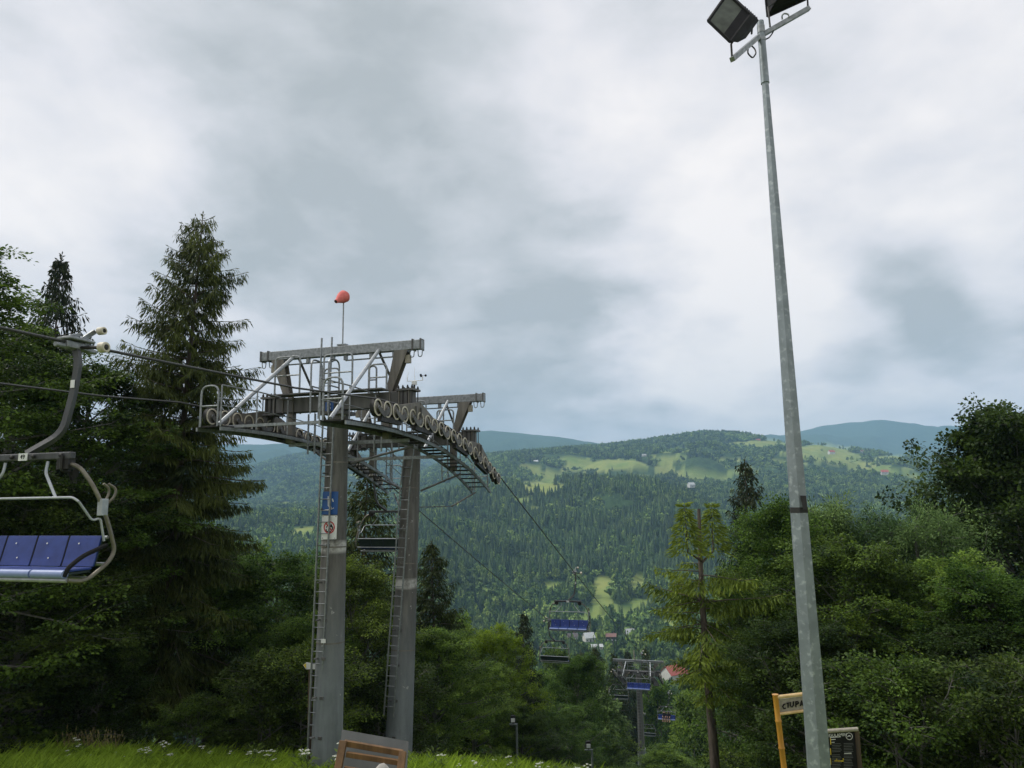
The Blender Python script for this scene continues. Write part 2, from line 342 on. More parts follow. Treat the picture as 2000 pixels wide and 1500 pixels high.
M['grass'] = leaf_material('meadow_grass_blades', (.10, .17, .014), (.38, .53, .060), .5, .5, 0)
M['weed'] = leaf_material('weed_leaves', (.07, .11, .025), (.17, .24, .06), .4, .5, .4)
M['umbel'] = material('white_umbel_flowers', (.74, .75, .66), (.55, .58, .46), .8, 0, 40)
M['straw'] = material('dry_grass', (.30, .25, .11), (.20, .16, .06), .8, 0, 20)
M['far_conifer'] = leaf_material('far_conifer_canopy', (.020, .046, .016), (.085, .140, .042), 0.0, .7, 1.3, True)
M['far_leaf'] = leaf_material('far_broadleaf_canopy', (.042, .088, .022), (.180, .280, .062), 0.0, .7, 1.4, True)
# ------------------------------------------------------------------ terrain
def vnoise(x, y, seed=0):
    """smooth value noise, numpy"""
    xi = np.floor(x).astype(np.int64); yi = np.floor(y).astype(np.int64); xf = x-xi; yf = y-yi
    def h(a, b):
        n = (a*374761393+b*668265263+seed*974711) & 0x7fffffff
        n = ((n ^ (n >> 13))*1274126177) & 0x7fffffff
        return ((n ^ (n >> 16)) & 0xffff)/65535.0
    u = xf*xf*(3-2*xf); v = yf*yf*(3-2*yf)
    return (h(xi, yi)*(1-u)+h(xi+1, yi)*u)*(1-v)+(h(xi, yi+1)*(1-u)+h(xi+1, yi+1)*u)*v
def fbm(x, y, oct_=4, seed=0):
    s = 0; a = .5
    for i in range(oct_): s = s+a*(vnoise(x*2**i, y*2**i, seed+i)-.5); a *= .5
    return s
def sstep(a, b, x):
    t = np.clip((x-a)/(b-a), 0, 1); return t*t*(3-2*t)
# ridges: crest line as (pixel x, pixel y, distance), run-out in front, run-out behind
RIDGES = []
def ridge(pts, front, back, base, shape=1.0):
    P = np.array([at(*p) for p in pts]); RIDGES.append((P[:, 0]/P[:, 1], P[:, 1], P[:, 2], front, back, base, shape))
ridge([(-900, 1010, 1100), (300, 1010, 1150), (780, 1010, 1150), (850, 978, 1200), (920, 958, 1280), (1000, 948, 1330), (1130, 940, 1360), (1250, 940, 1350), (1330, 962, 1300), (1420, 1015, 1230), (1500, 1070, 1150), (1600, 1090, 1100), (2900, 1080, 1100)], 560, 500, -128, .8)
ridge([(-900, 960, 2300), (300, 990, 2300), (600, 985, 2350), (760, 960, 2400), (850, 915, 2450), (930, 893, 2500), (1000, 889, 2500), (1100, 880, 2550), (1190, 873, 2600), (1250, 865, 2600), (1300, 857, 2600), (1380, 846, 2650), (1450, 850, 2600), (1500, 861, 2550), (1560, 869, 2550), (1640, 875, 2600), (1700, 886, 2550), (1780, 905, 2450), (1900, 935, 2400), (2050, 950, 2300), (2900, 930, 2300)], 1250, 1200, -60, .8)
ridge([(-900, 900, 3300), (300, 930, 3500), (440, 925, 3500), (500, 912, 3450), (560, 893, 3400), (620, 884, 3400), (700, 892, 3400), (780, 905, 3400), (860, 918, 3300), (950, 935, 3200), (1100, 960, 3200), (2900, 960, 3200)], 1500, 1500, -60, .9)
ridge([(-900, 1030, 1750), (200, 1030, 1750), (440, 1022, 1750), (520, 1020, 1750), (600, 1036, 1700), (700, 1026, 1700), (800, 1010, 1700), (900, 1010, 1700), (1100, 1030, 1700), (2900, 1030, 1700)], 900, 700, -120, .9)
ridge([(-900, 850, 5500), (500, 868, 5500), (700, 860, 5500), (800, 856, 5500), (880, 846, 5500), (960, 839, 5500), (1010, 843, 5500), (1040, 848, 5500), (1080, 853, 5500), (1110, 858, 5500), (1180, 870, 5500), (1300, 890, 5500), (2900, 900, 5500)], 2000, 1000, 50)
ridge([(-900, 860, 6800), (1200, 885, 6800), (1400, 868, 6800), (1480, 854, 6800), (1530, 850, 6800), (1570, 840, 6800), (1610, 830, 6800), (1660, 823, 6800), (1720, 822, 6800), (1800, 820, 6800), (1880, 819, 6800), (2000, 826, 6800), (2900, 850, 6800)], 2600, 900, 80)
def height(x, y):
    x = np.asarray(x, float); y = np.asarray(y, float)
    yc = np.clip(y, 0, None)
    z1 = -1.6-.290*np.minimum(yc, 19.5)-.05*np.minimum(y, 0)*0
    d = np.clip(y-19.5, 0, None); z1 = z1-.20*np.minimum(d, 2.0)-.425*np.clip(d-2.0, 0, None)
    xs = np.clip(x, -30, 40); lat = np.where(xs < 0, -.05*xs, -.115*xs)*np.clip(yc/19.5, 0, 1)
    z1 = z1+lat+fbm(x*.35, y*.35, 3, 3)*.22*np.clip(yc/12, 0, 1)
    d2 = np.hypot(x, y)
    z1 = z1+fbm(x*.02, y*.02, 3, 9)*6*sstep(60, 200, d2)
    floor_ = -128+fbm(x*.004, y*.004, 3, 5)*14+sstep(600, 1200, y)*6
    z = np.maximum(z1, floor_)+np.log1p(np.exp(-np.abs(z1-floor_)/6))*6*sstep(100, 200, y)
    a = x/np.maximum(y, 1.0)
    for ra, rd, rz, fr, bk, bs, sh in RIDGES:
        dc = np.interp(a, ra, rd); hc = np.interp(a, ra, rz)
        w = 1+.12*fbm(a*9, a*0+rd[0]*.01, 3, 21)
        tf = np.clip((y-(dc-fr*w))/(fr*w), 0, 1); tb = np.clip(1-(y-dc)/bk, 0, 1)
        s_ = np.where(y < dc, tf**sh*(.55+.45*tf*(2-tf)), tb*tb*(3-2*tb))
        hr = bs+(hc-bs)*s_+fbm(x/dc.mean()*14, y/dc.mean()*14, 4, int(fr))*dc*.05*np.clip(np.minimum(tf, tb)*(1.02-s_)*4, 0, 1)
        hr = np.where((y > dc-fr*w) & (y < dc+bk), hr, -1e4)
        z = np.maximum(z, hr)
    return z
def gz(x, y): return float(height(np.array([x]), np.array([y]))[0])
def ground_hit(px, py, y0=250, y1=5000):      # first place where the line of sight meets the land
    Y = np.linspace(y0, y1, 6000); d = at(px, py, 1.0); H = height(d[0]*Y, Y); k = np.argmax(H >= d[2]*Y)
    return (d*Y[k]) if H[k] >= d[2]*Y[k] else None
# open meadows on the far hillsides, located once from the photograph (x, y, half width, half height)
MEADOWS = [(1150, 912, 40, 8), (1196, 908, 26, 9), (1236, 910, 24, 8), (1068, 928, 30, 9), (1060, 952, 36, 11), (1024, 978, 16, 5), (1028, 914, 14, 6), (1177, 1165, 17, 30), (1200, 1198, 46, 11),
    (1074, 1150, 26, 10), (1246, 1140, 15, 14), (1298, 918, 16, 9), (1352, 928, 27, 11), (1304, 896, 30, 5), (1488, 869, 52, 6), (1612, 877, 44, 6), (1630, 894, 62, 7), (1712, 918, 52, 6), (1738, 897, 30, 5), (1560, 884, 30, 5),
    (590, 1040, 22, 7), (690, 932, 14, 3), (1300, 1225, 26, 10), (1150, 1215, 30, 10), (1420, 900, 18, 4), (1120, 898, 24, 4), (1260, 935, 20, 5), (1400, 935, 26, 4), (1330, 880, 24, 4), (1660, 905, 40, 5), (1540, 905, 34, 5), (1780, 930, 24, 5), (1450, 920, 26, 4), (1040, 1000, 14, 5), (985, 935, 16, 4), (880, 985, 20, 4), (560, 985, 22, 4), (640, 1000, 18, 4), (1255, 1180, 18, 7), (1110, 1190, 20, 7)]
def meadow_at(x, y, z):
    c = x*fw[0]+y*fw[1]+z*fw[2]; px = 1000+F*(x*rt[0]+y*rt[1]+z*rt[2])/c; py = 750-F*(x*up[0]+y*up[1]+z*up[2])/c
    m = np.full_like(px, -1.0); wob = fbm(px*.06, py*.12, 4, 77)*1.1
    for mx_, my_, a, b in MEADOWS:
        m = np.maximum(m, 1-np.hypot((px-mx_)/(a*1.08), (py-my_)/(b*1.12))+wob)
    return np.where(y > 300, m, -1), px, py
# one sheet out to the far ridges: rows by distance, columns by bearing
az = np.radians(np.concatenate([np.linspace(-80, -40, 30, endpoint=False), np.linspace(-40, 40, 520, endpoint=False), np.linspace(40, 80, 31)]))
rad = np.concatenate([[0.5], np.geomspace(12, 30, 10, endpoint=False), np.linspace(30, 75, 70, endpoint=False), np.geomspace(75, 7700, 400)])
AZ, RD = np.meshgrid(az, rad)
GX = RD*np.sin(AZ); GY = RD*np.cos(AZ)-30.0
GZ = height(GX, GY)
far_t = sstep(7500, 7700, RD); GZ = GZ*(1-far_t)+far_t*(-100)
mm_, _, _ = meadow_at(GX.ravel(), GY.ravel(), GZ.ravel())
nr, nc = GX.shape
ii = (np.arange(nr-1)[:, None]*nc+np.arange(nc-1)[None, :]).ravel()
me = np_mesh('ground', np.stack([GX.ravel(), GY.ravel(), GZ.ravel()], 1), quads=np.stack([ii, ii+1, ii+nc+1, ii+nc], 1), smooth=True, attrs={'meadow': np.clip(mm_*12+2.9, 0, 1)})
def ground_material():
    m = bpy.data.materials.new('grass_and_forest_floor'); m.use_nodes = True; t = m.node_tree; b = t.nodes['Principled BSDF']; b.inputs['Roughness'].default_value = .95; b.inputs['Specular IOR Level'].default_value = .1
    def nd(ty): return t.nodes.new(ty)
    g = nd('ShaderNodeNewGeometry'); a = nd('ShaderNodeAttribute'); a.attribute_name = 'meadow'
    sp = nd('ShaderNodeSeparateXYZ'); t.links.new(g.outputs['Position'], sp.inputs[0])
    def nz(s, d=6, r=.6):
        n = nd('ShaderNodeTexNoise'); n.inputs['Scale'].default_value = s; n.inputs['Detail'].default_value = d; n.inputs['Roughness'].default_value = r; t.links.new(g.outputs['Position'], n.inputs['Vector']); return n
    def ramp(src, c0, c1, p0=.35, p1=.65):
        r = nd('ShaderNodeValToRGB'); t.links.new(src, r.inputs[0]); r.color_ramp.elements[0].color = (*c0, 1); r.color_ramp.elements[1].color = (*c1, 1); r.color_ramp.elements[0].position = p0; r.color_ramp.elements[1].position = p1; return r.outputs[0]
    near = ramp(nz(1.7).outputs['Fac'], (.08, .12, .018), (.17, .225, .035))
    wood = ramp(nz(.06, 9, .75).outputs['Fac'], (.022, .048, .018), (.060, .105, .034))
    mead = ramp(nz(.012, 8, .7).outputs['Fac'], (.155, .225, .060), (.27, .30, .090), .36, .60)
    def mix(f, x, y):
        n = nd('ShaderNodeMix'); n.data_type = 'RGBA'; t.links.new(f, n.inputs[0]); t.links.new(x, n.inputs[6]); t.links.new(y, n.inputs[7]); return n.outputs[2]
    mr = nd('ShaderNodeMapRange'); t.links.new(sp.outputs[1], mr.inputs[0]); mr.inputs[1].default_value = 20.5; mr.inputs[2].default_value = 25
    c = mix(mr.outputs[0], near, wood); c = mix(a.outputs['Fac'], c, mead)
    t.links.new(c, b.inputs['Base Color'])
    bp = nd('ShaderNodeBump'); bp.inputs['Strength'].default_value = .8; bp.inputs['Distance'].default_value = 6.0; t.links.new(nz(.035, 9, .7).outputs['Fac'], bp.inputs['Height'])
    bm = nd('ShaderNodeMapRange'); t.links.new(sp.outputs[1], bm.inputs[0]); bm.inputs[1].default_value = 300; bm.inputs[2].default_value = 2500; t.links.new(bm.outputs[0], bp.inputs['Strength'])
    t.links.new(bp.outputs[0], b.inputs['Normal']); return m
tag(link('ground', me, ground_material()), 'green slope falling into the valley and rising to wooded hills', 'ground', kind='structure')

# ------------------------------------------------------------------ far woods (one mass each)
def conifer_proto(seed, tiers=7, n=9):
    r = np.random.default_rng(seed); V_ = []; T = []; R_ = []
    for i in range(tiers):
        z0 = .06+.86*i/tiers; rad_ = .5*(1-i/tiers)**.85+.03; z1 = z0+.30*(1-.4*i/tiers)
        k = len(V_); V_.append((0, 0, min(1.0, z1))); R_.append(.75)
        for j in range(n*2):
            a = math.pi*j/n+r.uniform(-.15, .15); q = rad_*(1 if j % 2 else .58)*r.uniform(.75, 1.2)
            V_.append((q*math.cos(a), q*math.sin(a), z0-.03*(j % 2)+r.uniform(-.02, .02))); R_.append(.1+.6*r.random())
        T += [(k, k+1+j, k+1+(j+1) % (2*n)) for j in range(2*n)]
    return np_mesh('conifer_shape', np.array(V_), tris=T, attrs={'rnd': R_})
def broad_proto(seed, n=150):
    r = np.random.default_rng(seed); V_ = []; Q = []; R_ = []
    lobes = [(r.normal(0, .16), r.normal(0, .16), r.uniform(.35, .8), r.uniform(.2, .33)) for _ in range(9)]
    for i in range(n):
        lx, ly, lz, lr = lobes[i % 9]; d = unit(r.normal(size=3)+np.array([0, 0, .35])); c = np.array([lx, ly, lz])+d*lr*r.uniform(.8, 1.05)
        nn = unit(d+r.normal(size=3)*.45); _, s, u = frame_of(nn, (0, 0, 1)); w = r.uniform(.07, .13)
        k = len(V_); V_ += [c+s*w, c+u*w*r.uniform(.7, 1.2), c-s*w, c-u*w]; Q.append((k, k+1, k+2, k+3)); R_ += [min(1, max(0, r.normal(.5, .25)))]*4
    return np_mesh('broadleaf_shape', np.array(V_), quads=Q, attrs={'rnd': R_})
def instancer(name, pts, protos, label, mat):
    """points -> instances through a geometry-nodes tree; protos are data-only objects"""
    P = np.array([p[:3] for p in pts], np.float32); S = np.array([p[3:6] for p in pts], np.float32); K = np.array([p[6] for p in pts], np.int32); A = np.array([p[7] for p in pts], np.float32)
    me = bpy.data.meshes.new(name); me.vertices.add(len(P)); me.vertices.foreach_set('co', P.ravel()); me.update()
    a = me.attributes.new('scl', 'FLOAT_VECTOR', 'POINT'); a.data.foreach_set('vector', S.ravel())
    a = me.attributes.new('yaw', 'FLOAT', 'POINT'); a.data.foreach_set('value', A)
    a = me.attributes.new('which', 'INT', 'POINT'); a.data.foreach_set('value', K)
    o = link(name, me, mat)
    g = bpy.data.node_groups.new(name, 'GeometryNodeTree')
    g.interface.new_socket('Geometry', in_out='INPUT', socket_type='NodeSocketGeometry'); g.interface.new_socket('Geometry', in_out='OUTPUT', socket_type='NodeSocketGeometry')
    gi = g.nodes.new('NodeGroupInput'); go = g.nodes.new('NodeGroupOutput')
    ip = g.nodes.new('GeometryNodeInstanceOnPoints'); mp = g.nodes.new('GeometryNodeMeshToPoints')
    gg = g.nodes.new('GeometryNodeGeometryToInstance')
    for pr in protos:
        oi = g.nodes.new('GeometryNodeObjectInfo'); oi.inputs['Object'].default_value = pr; g.links.new(oi.outputs['Geometry'], gg.inputs[0])
    def att(n, ty):
        q = g.nodes.new('GeometryNodeInputNamedAttribute'); q.data_type = ty; q.inputs['Name'].default_value = n
        return [s for s in q.outputs if s.enabled and s.name == 'Attribute'][0]
    g.links.new(gi.outputs[0], mp.inputs['Mesh']); g.links.new(mp.outputs[0], ip.inputs['Points']); g.links.new(gg.outputs[0], ip.inputs['Instance'])
    ip.inputs['Pick Instance'].default_value = True
    g.links.new(att('which', 'INT'), ip.inputs['Instance Index']); g.links.new(att('scl', 'FLOAT_VECTOR'), ip.inputs['Scale'])
    cx = g.nodes.new('ShaderNodeCombineXYZ'); g.links.new(att('yaw', 'FLOAT'), cx.inputs[2])
    er = g.nodes.new('FunctionNodeEulerToRotation'); g.links.new(cx.outputs[0], er.inputs[0]); g.links.new(er.outputs[0], ip.inputs['Rotation'])
    g.links.new(ip.outputs[0], go.inputs[0])
    md = o.modifiers.new('instances', 'NODES'); md.node_group = g
    return tag(o, label, 'forest', kind='stuff')
def proto(me, mat):
    me.materials.append(mat); return bpy.data.objects.new(me.name, me)
# horizon seen from the photograph's place, to leave out trees behind hills
hp = np.linspace(-60, 2060, 425); hY = np.geomspace(70, 4600, 500)
HD = np.array([at(p, 960, 1.0) for p in hp]); HX = HD[:, 0:1]*hY[None, :]; HH = height(HX, np.broadcast_to(hY, HX.shape)); HM = np.maximum.accumulate(HH/hY[None, :], axis=1)
HOUSE_SPEC = [(1150, 1252, 10), (1195, 1258, 10), (1231, 1247, 8), (1118, 1250, 9), (1165, 1268, 10), (1318, 1330, 17), (1047, 905, 13), (1180, 926, 12), (1205, 924, 13), (1230, 933, 18), (1258, 893, 12), (1303, 899, 15),
    (1350, 951, 14), (1480, 863, 15), (1588, 877, 19), (1624, 886, 17), (1684, 884, 12), (1728, 926, 15), (1075, 930, 10)]
HOUSE_AT = []
for hx_, hy_, hw_ in HOUSE_SPEC:
    hp_ = ground_hit(hx_, hy_, 250 if hy_ > 1100 else 1400, 5000)
    if hp_ is not None: HOUSE_AT.append((hp_[0], hp_[1], hw_))
con, dec = [], []
wr = np.random.default_rng(11)
Y = 235.0
while Y < 4300:
    s = 4.7+Y*.0018
    x0, x1 = at(-60, 960, Y)[0], at(2060, 960, Y)[0]; n = int((x1-x0)/s)
    xs = x0+(np.arange(n)+wr.random(n))*s; ys = Y+(wr.random(n)-.5)*s*1.6; zs = height(xs, ys)
    md_, px, py = meadow_at(xs, ys, zs)
    ci = np.clip(((px+60)/2120*424).astype(int), 0, 424); yi = min(499, int(np.searchsorted(hY, Y))); hor = HM[ci, max(yi-1, 0)]
    upper = (px > 800) & (px < 1420) & (py > 940) & (py < 1128) & (Y < 1500)
    pc = np.where(upper, .72, np.where(Y > 1500, .24, .22))+fbm(xs*.006, ys*.006, 2, 31)*.9
    tall = 20.0
    keep = (zs+tall)/Y > hor-.004
    keep &= (md_ < -.22) | (wr.random(n) < .05*(md_ < .25))
    for hx, hy, hw in HOUSE_AT: keep &= ~((np.abs(xs-hx*ys/hy) < hw*.75+2) & (hy-ys > -hw) & (hy-ys < (45 if hy < 1000 else 150)))
    line = np.abs((xs-(-4.86-(2.35*0)))-(ys-19.67)*.294) < 11        # the cleared lift line
    keep &= ~(line & (Y < 420))
    keep &= (fbm(xs*.02, ys*.02, 3, 91) > -.36)                       # small glades
    keep &= ~((Y < 780) & (wr.random(n) < .35))           # looser growth on the valley floor
    for j in np.nonzero(keep)[0]:
        q = wr.random(); w = s*math.exp(wr.normal(.18, .26))
        if wr.random() < pc[j]: con.append((xs[j], ys[j], zs[j]-.4, w*.85, w*.85, wr.uniform(10, 23), wr.integers(0, 3), wr.random()*6.28))
        else: dec.append((xs[j], ys[j], zs[j]-.8, w*1.12, w*1.12, wr.uniform(9, 17)*(1 if Y < 2000 else 1.1), wr.integers(0, 4), wr.random()*6.28))
    Y += s
print('far trees', len(con), len(dec))
instancer('conifer_wood', con, [proto(conifer_proto(i), M['far_conifer']) for i in range(3)], 'dark spruce woods covering the hillsides across the valley', M['far_conifer'])
instancer('broadleaf_wood', dec, [proto(broad_proto(i+10), M['far_leaf']) for i in range(4)], 'mixed green broadleaf woods on the hills and valley floor', M['far_leaf'])
# ------------------------------------------------------------------ trees
def leaf_quads(C, D, Nn, L, W, R_):
    """one folded quad per leaf: base, side, tip, side"""
    D = D/np.linalg.norm(D, axis=1, keepdims=True); S = np.cross(D, Nn); S /= np.linalg.norm(S, axis=1, keepdims=True)+1e-9
    U_ = np.cross(S, D); L = L[:, None]; W = W[:, None]
    V_ = np.stack([C, C+D*L*.48+S*W*.5+U_*W*.14, C+D*L, C+D*L*.48-S*W*.5+U_*W*.14], 1).reshape(-1, 3)
    n = len(C); Q = np.arange(n*4).reshape(n, 4); return V_, Q, np.repeat(R_, 4)
class Wood(MB):
    def limb(self, pts, r0, r1, n=5):
        m = len(pts); self.path(pts, r0, n, rs=[r0+(r1-r0)*i/(m-1) for i in range(m)], cap=False)
def broadleaf(seed, H, R, base=.12, limbs=30, clus=6, nleaf=46, leaf=.10, spray=.42, flat=.30, rise=(15, 65), top=.55, trunk=.022, multi=1, aspect=.62, prof_pow=.6):
    r = np.random.default_rng(seed); wd_ = Wood(); cc = []
    stems = [(0, 0)] if multi == 1 else [(math.cos(k*2.4)*R*.12, math.sin(k*2.4)*R*.12) for k in range(multi)]
    axes = []
    for sx, sy in stems:
        lean = r.normal(0, .04, 2)+np.array([sx, sy])*(.5/max(R, .1))
        pts = [np.array([sx+lean[0]*H*t*t+.03*H*t*math.sin(5*t+sx), sy+lean[1]*H*t*t, H*.88*t]) for t in np.linspace(0, 1, 8)]
        wd_.limb(pts, H*trunk/math.sqrt(multi), H*.003, 7); axes.append(pts)
    for i in range(limbs):
        pts = axes[i % len(axes)]; t = base+(.97-base)*((i+r.random())/limbs)**.9
        k = t*7; a = int(min(6, k)); p0 = pts[a]+(pts[min(7, a+1)]-pts[a])*(k-a)
        prof = max(.12, (1-abs((t-top)/(1-top if t > top else top*1.35))**2.2))**prof_pow
        ln = R*prof*r.uniform(.72, 1.12); phi = i*2.399+r.normal(0, .35); el = math.radians(rise[0]+(rise[1]-rise[0])*t+r.normal(0, 8))
        d = np.array([math.cos(phi)*math.cos(el), math.sin(phi)*math.cos(el), math.sin(el)])
        q = [p0+d*ln*s+np.array([0, 0, -.14*ln*s*s])+r.normal(0, .03*ln, 3)*s for s in (0, .33, .66, 1)]
        wd_.limb(q, .006*H*(1.15-t)+.012, .008, 4)
        for j in range(clus):
            s = .30+.72*(j+r.random())/clus; b = int(min(2, s*3)); p = q[b]+(q[b+1]-q[b])*(s*3-b)
            ph = phi+r.choice([-1, 1])*r.uniform(.35, 1.25); l2 = ln*r.uniform(.16, .38)*(1.15-.35*s)+.12
            d2 = np.array([math.cos(ph), math.sin(ph), r.uniform(-.15, .55)]); e_ = p+unit(d2)*l2
            wd_.limb([p, (p+e_)/2+np.array([0, 0, .04*l2]), e_], .010, .004, 3)
            cc.append((e_, unit(d2))); 
            if r.random() < .6: cc.append(((p+e_)/2, unit(d2)))
        cc.append((q[-1], unit(q[-1]-q[-2])))
    c = np.array([x[0] for x in cc]); d = np.array([x[1] for x in cc]); n = len(c)
    k = np.repeat(np.arange(n), nleaf); m = len(k)
    size = r.uniform(.7, 1.25, n)[k]; tone = r.normal(.45, .26, n)[k]
    g = r.normal(size=(m, 3)); g /= np.linalg.norm(g, axis=1, keepdims=True); g *= (r.random(m)**.45)[:, None]
    off = g*(spray*size)[:, None]; off[:, 2] *= flat; off += d[k]*(g[:, :1]*spray*.5)
    off[:, 2] -= np.hypot(off[:, 0], off[:, 1])**2*.35
    C = c[k]+off; D = off*np.array([1, 1, .6])+r.normal(0, .16, (m, 3))*spray+np.array([0, 0, -.10])*spray+d[k]*.12
    Nn = np.array([0, 0, 1.0])+r.normal(0, .42, (m, 3))
    L = leaf*r.uniform(.5, 1.5, m)
    V_, Q, R_ = leaf_quads(C, D, Nn, L, L*aspect, np.clip(tone+r.normal(0, .17, m), 0, 1))
    return wd_, (V_, Q, R_), H, R
def spruce(seed, H, R, step=.34, per=6, droop=.35, hang=.7, bare=.04, dens=1.0, power=.75, broken=False, strip=(.14, .34), wid=.042, gap=0.0, trunk=.013):
    r = np.random.default_rng(seed); wd_ = Wood(); Cs, Ds, Ns, Ls, Ws, Rs = [], [], [], [], [], []
    pts = [np.array([.012*H*math.sin(t*3+seed), .010*H*math.sin(t*4+seed*2), H*t]) for t in np.linspace(0, 1 if not broken else .98, 12)]
    wd_.limb(pts, H*trunk, .012 if not broken else .05, 8)
    h = H*bare
    while h < H*(.985 if not broken else .84):
        t = h/H; env = R*(1-math.exp(-(H-h)/power))*(1 if t > .12 else .75+2*t)+.06
        if broken: env = R*max(.35, 1-abs(t-.62)*1.1)*(.30+.75*r.random())
        for b in range(per+(1 if r.random() < .4 else 0)):
            if r.random() < gap: continue
            ln = env*r.uniform(.55, 1.14); a = b*6.283/per+r.uniform(-.5, .5)+h*1.9
            z0 = h+r.uniform(-.16, .16); e0 = .55*(t-.45) if not broken else r.uniform(-.2, .35); hd = np.array([math.cos(a), math.sin(a), 0])
            p0 = np.array([np.interp(z0, [p[2] for p in pts], [p[i] for p in pts]) for i in (0, 1)]+[z0])
            def br(s): return p0+hd*ln*s*(1-.06*s)+np.array([0, 0, ln*(e0*s-droop*(1.25-t)*s*s+.16*s**4)])
            q = [br(s) for s in (0, .25, .5, .75, 1)]
            wd_.limb(q, .010+.010*ln, .004, 3)
            ns = max(4, int(ln*9*dens)); tone = r.normal(.40, .15)
            for j in range(ns):
                s = .12+.88*(j+r.random())/ns; p = br(s); sl = (ln*.30*(1.08-s)+.10)*r.uniform(.7, 1.2)
                for sd in (-1, 1):
                    aa = a+sd*r.uniform(.6, 1.15); dd = np.array([math.cos(aa), math.sin(aa), -.25-hang*.35])
                    nk = max(2, int(sl/.075*dens))
                    for kk in range(nk):
                        f = (kk+.5)/nk; c = p+dd*sl*f+np.array([0, 0, -hang*.22*sl*f*f])
                        Cs.append(c); Ds.append(dd*(1-.55*hang)+np.array([0, 0, -hang*r.uniform(.5, 1.5)])+r.normal(0, .22, 3)); Ls.append(r.uniform(*strip)*(.8+.4*min(1, ln/2)))
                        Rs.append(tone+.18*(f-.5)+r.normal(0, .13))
                Cs.append(p); Ds.append(hd+np.array([0, 0, .1])+r.normal(0, .25, 3)); Ls.append(.16); Rs.append(tone+.2)
        h += step*r.uniform(.75, 1.25)*(1 if t < .85 else .6)
    if broken:                                   # two replacement leaders beside the snapped top
        for ang, ro, zt in ((3.0, .52, 1.0), (-.25, .42, .995)):
            ax_ = np.array([math.cos(ang)*ro*R*.55, math.sin(ang)*ro*R*.55, 0]); z0_ = H*(zt-.17)
            wd_.limb([np.array([pts[-1][0], pts[-1][1], z0_-.4]), ax_+np.array([0, 0, z0_]), ax_*1.05+np.array([0, 0, H*zt-.1])], .05, .01, 5)
            for k in range(1100):
                f = r.random(); rr_ = (.08+.52*(1-f))*math.sqrt(r.random()); ph_ = r.random()*6.283
                Cs.append(ax_*(1+.05*f)+np.array([math.cos(ph_)*rr_, math.sin(ph_)*rr_, z0_+(H*zt-z0_)*f-.25*rr_])); Ds.append(np.array([math.cos(ph_), math.sin(ph_), -.25-.6*r.random()+.9*(f > .93)])); Ls.append(r.uniform(.12, .28)); Rs.append(r.normal(.55, .18))
    else:
        for k in range(26): Cs.append(np.array([pts[-1][0], pts[-1][1], H*(.955+.045*r.random())])); Ds.append(np.array([r.normal(), r.normal(), r.uniform(.4, 2.0)])); Ls.append(.16); Rs.append(.5)
    m = len(Cs); C = np.array(Cs); L = np.array(Ls); Nn = r.normal(size=(m, 3))
    V_, Q, R_ = leaf_quads(C, np.array(Ds), Nn, L, np.full(m, wid)*r.uniform(.7, 1.4, m), np.clip(Rs, 0, 1))
    return wd_, (V_, Q, R_), H, R
KIND = {}
def variant(key, gen, bark):
    wd_, (V_, Q, R_), H, R = gen
    tm = bpy.data.meshes.new('trunk'); tm.from_pydata(wd_.v, [], wd_.f); tm.update(); tm.polygons.foreach_set('use_smooth', np.ones(len(tm.polygons), bool)); tm.materials.append(bark)
    KIND[key] = (tm, (V_, Q, R_), H, R, {})
def tree(name, key, leafmat, px, pytop, Y, R, label, group=None, yaw=None, cat='tree', x=None, zoff=0.0, H=None):
    tm, (V_, Q, R_), H0, R0, cache = KIND[key]
    p = at(px, pytop, Y) if x is None else np.array([x, Y, 0])
    g = gz(p[0], Y)+zoff
    if H is None: H = p[2]-g
    if 'crown' not in cache:
        cm = np_mesh('crown', V_, quads=Q, attrs={'rnd': R_}); cm.materials.append(M[leafmat]); cache['crown'] = cm
    o = empty(name, (p[0], Y, g-.05), label, cat, group, rz=(rng.random()*6.28 if yaw is None else yaw)); o.scale = (R/R0, R/R0, H/H0)
    link('trunk', tm, None, o); c_ = link('crown', cache['crown'], None, o); c_.material_slots[0].link = 'OBJECT'; c_.material_slots[0].material = M[leafmat]
    return o
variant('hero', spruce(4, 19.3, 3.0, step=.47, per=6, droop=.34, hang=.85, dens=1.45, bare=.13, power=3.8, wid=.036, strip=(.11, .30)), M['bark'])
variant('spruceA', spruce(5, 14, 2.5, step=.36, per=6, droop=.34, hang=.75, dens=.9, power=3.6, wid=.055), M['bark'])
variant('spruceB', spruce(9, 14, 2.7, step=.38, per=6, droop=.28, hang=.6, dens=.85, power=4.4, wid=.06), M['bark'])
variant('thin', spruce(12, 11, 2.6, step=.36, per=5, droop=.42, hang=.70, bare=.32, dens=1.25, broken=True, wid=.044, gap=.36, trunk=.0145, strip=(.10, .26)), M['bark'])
variant('beech', broadleaf(21, 15, 5.2, base=.05, limbs=74, clus=10, nleaf=80, leaf=.12, spray=.60, flat=.17, rise=(-4, 55), top=.30, aspect=.6), M['bark2'])
variant('round', broadleaf(22, 10, 3.8, base=.03, limbs=54, clus=9, nleaf=96, leaf=.096, spray=.46, flat=.50, rise=(5, 70), top=.42), M['bark2'])
variant('round2', broadleaf(23, 10, 4.2, base=.02, limbs=56, clus=9, nleaf=94, leaf=.10, spray=.48, flat=.40, rise=(0, 62), top=.36), M['bark2'])
variant('maple', broadleaf(24, 13, 5.0, base=.06, limbs=90, clus=11, nleaf=76, leaf=.13, spray=.56, flat=.48, rise=(0, 72), top=.45, aspect=.85), M['bark2'])
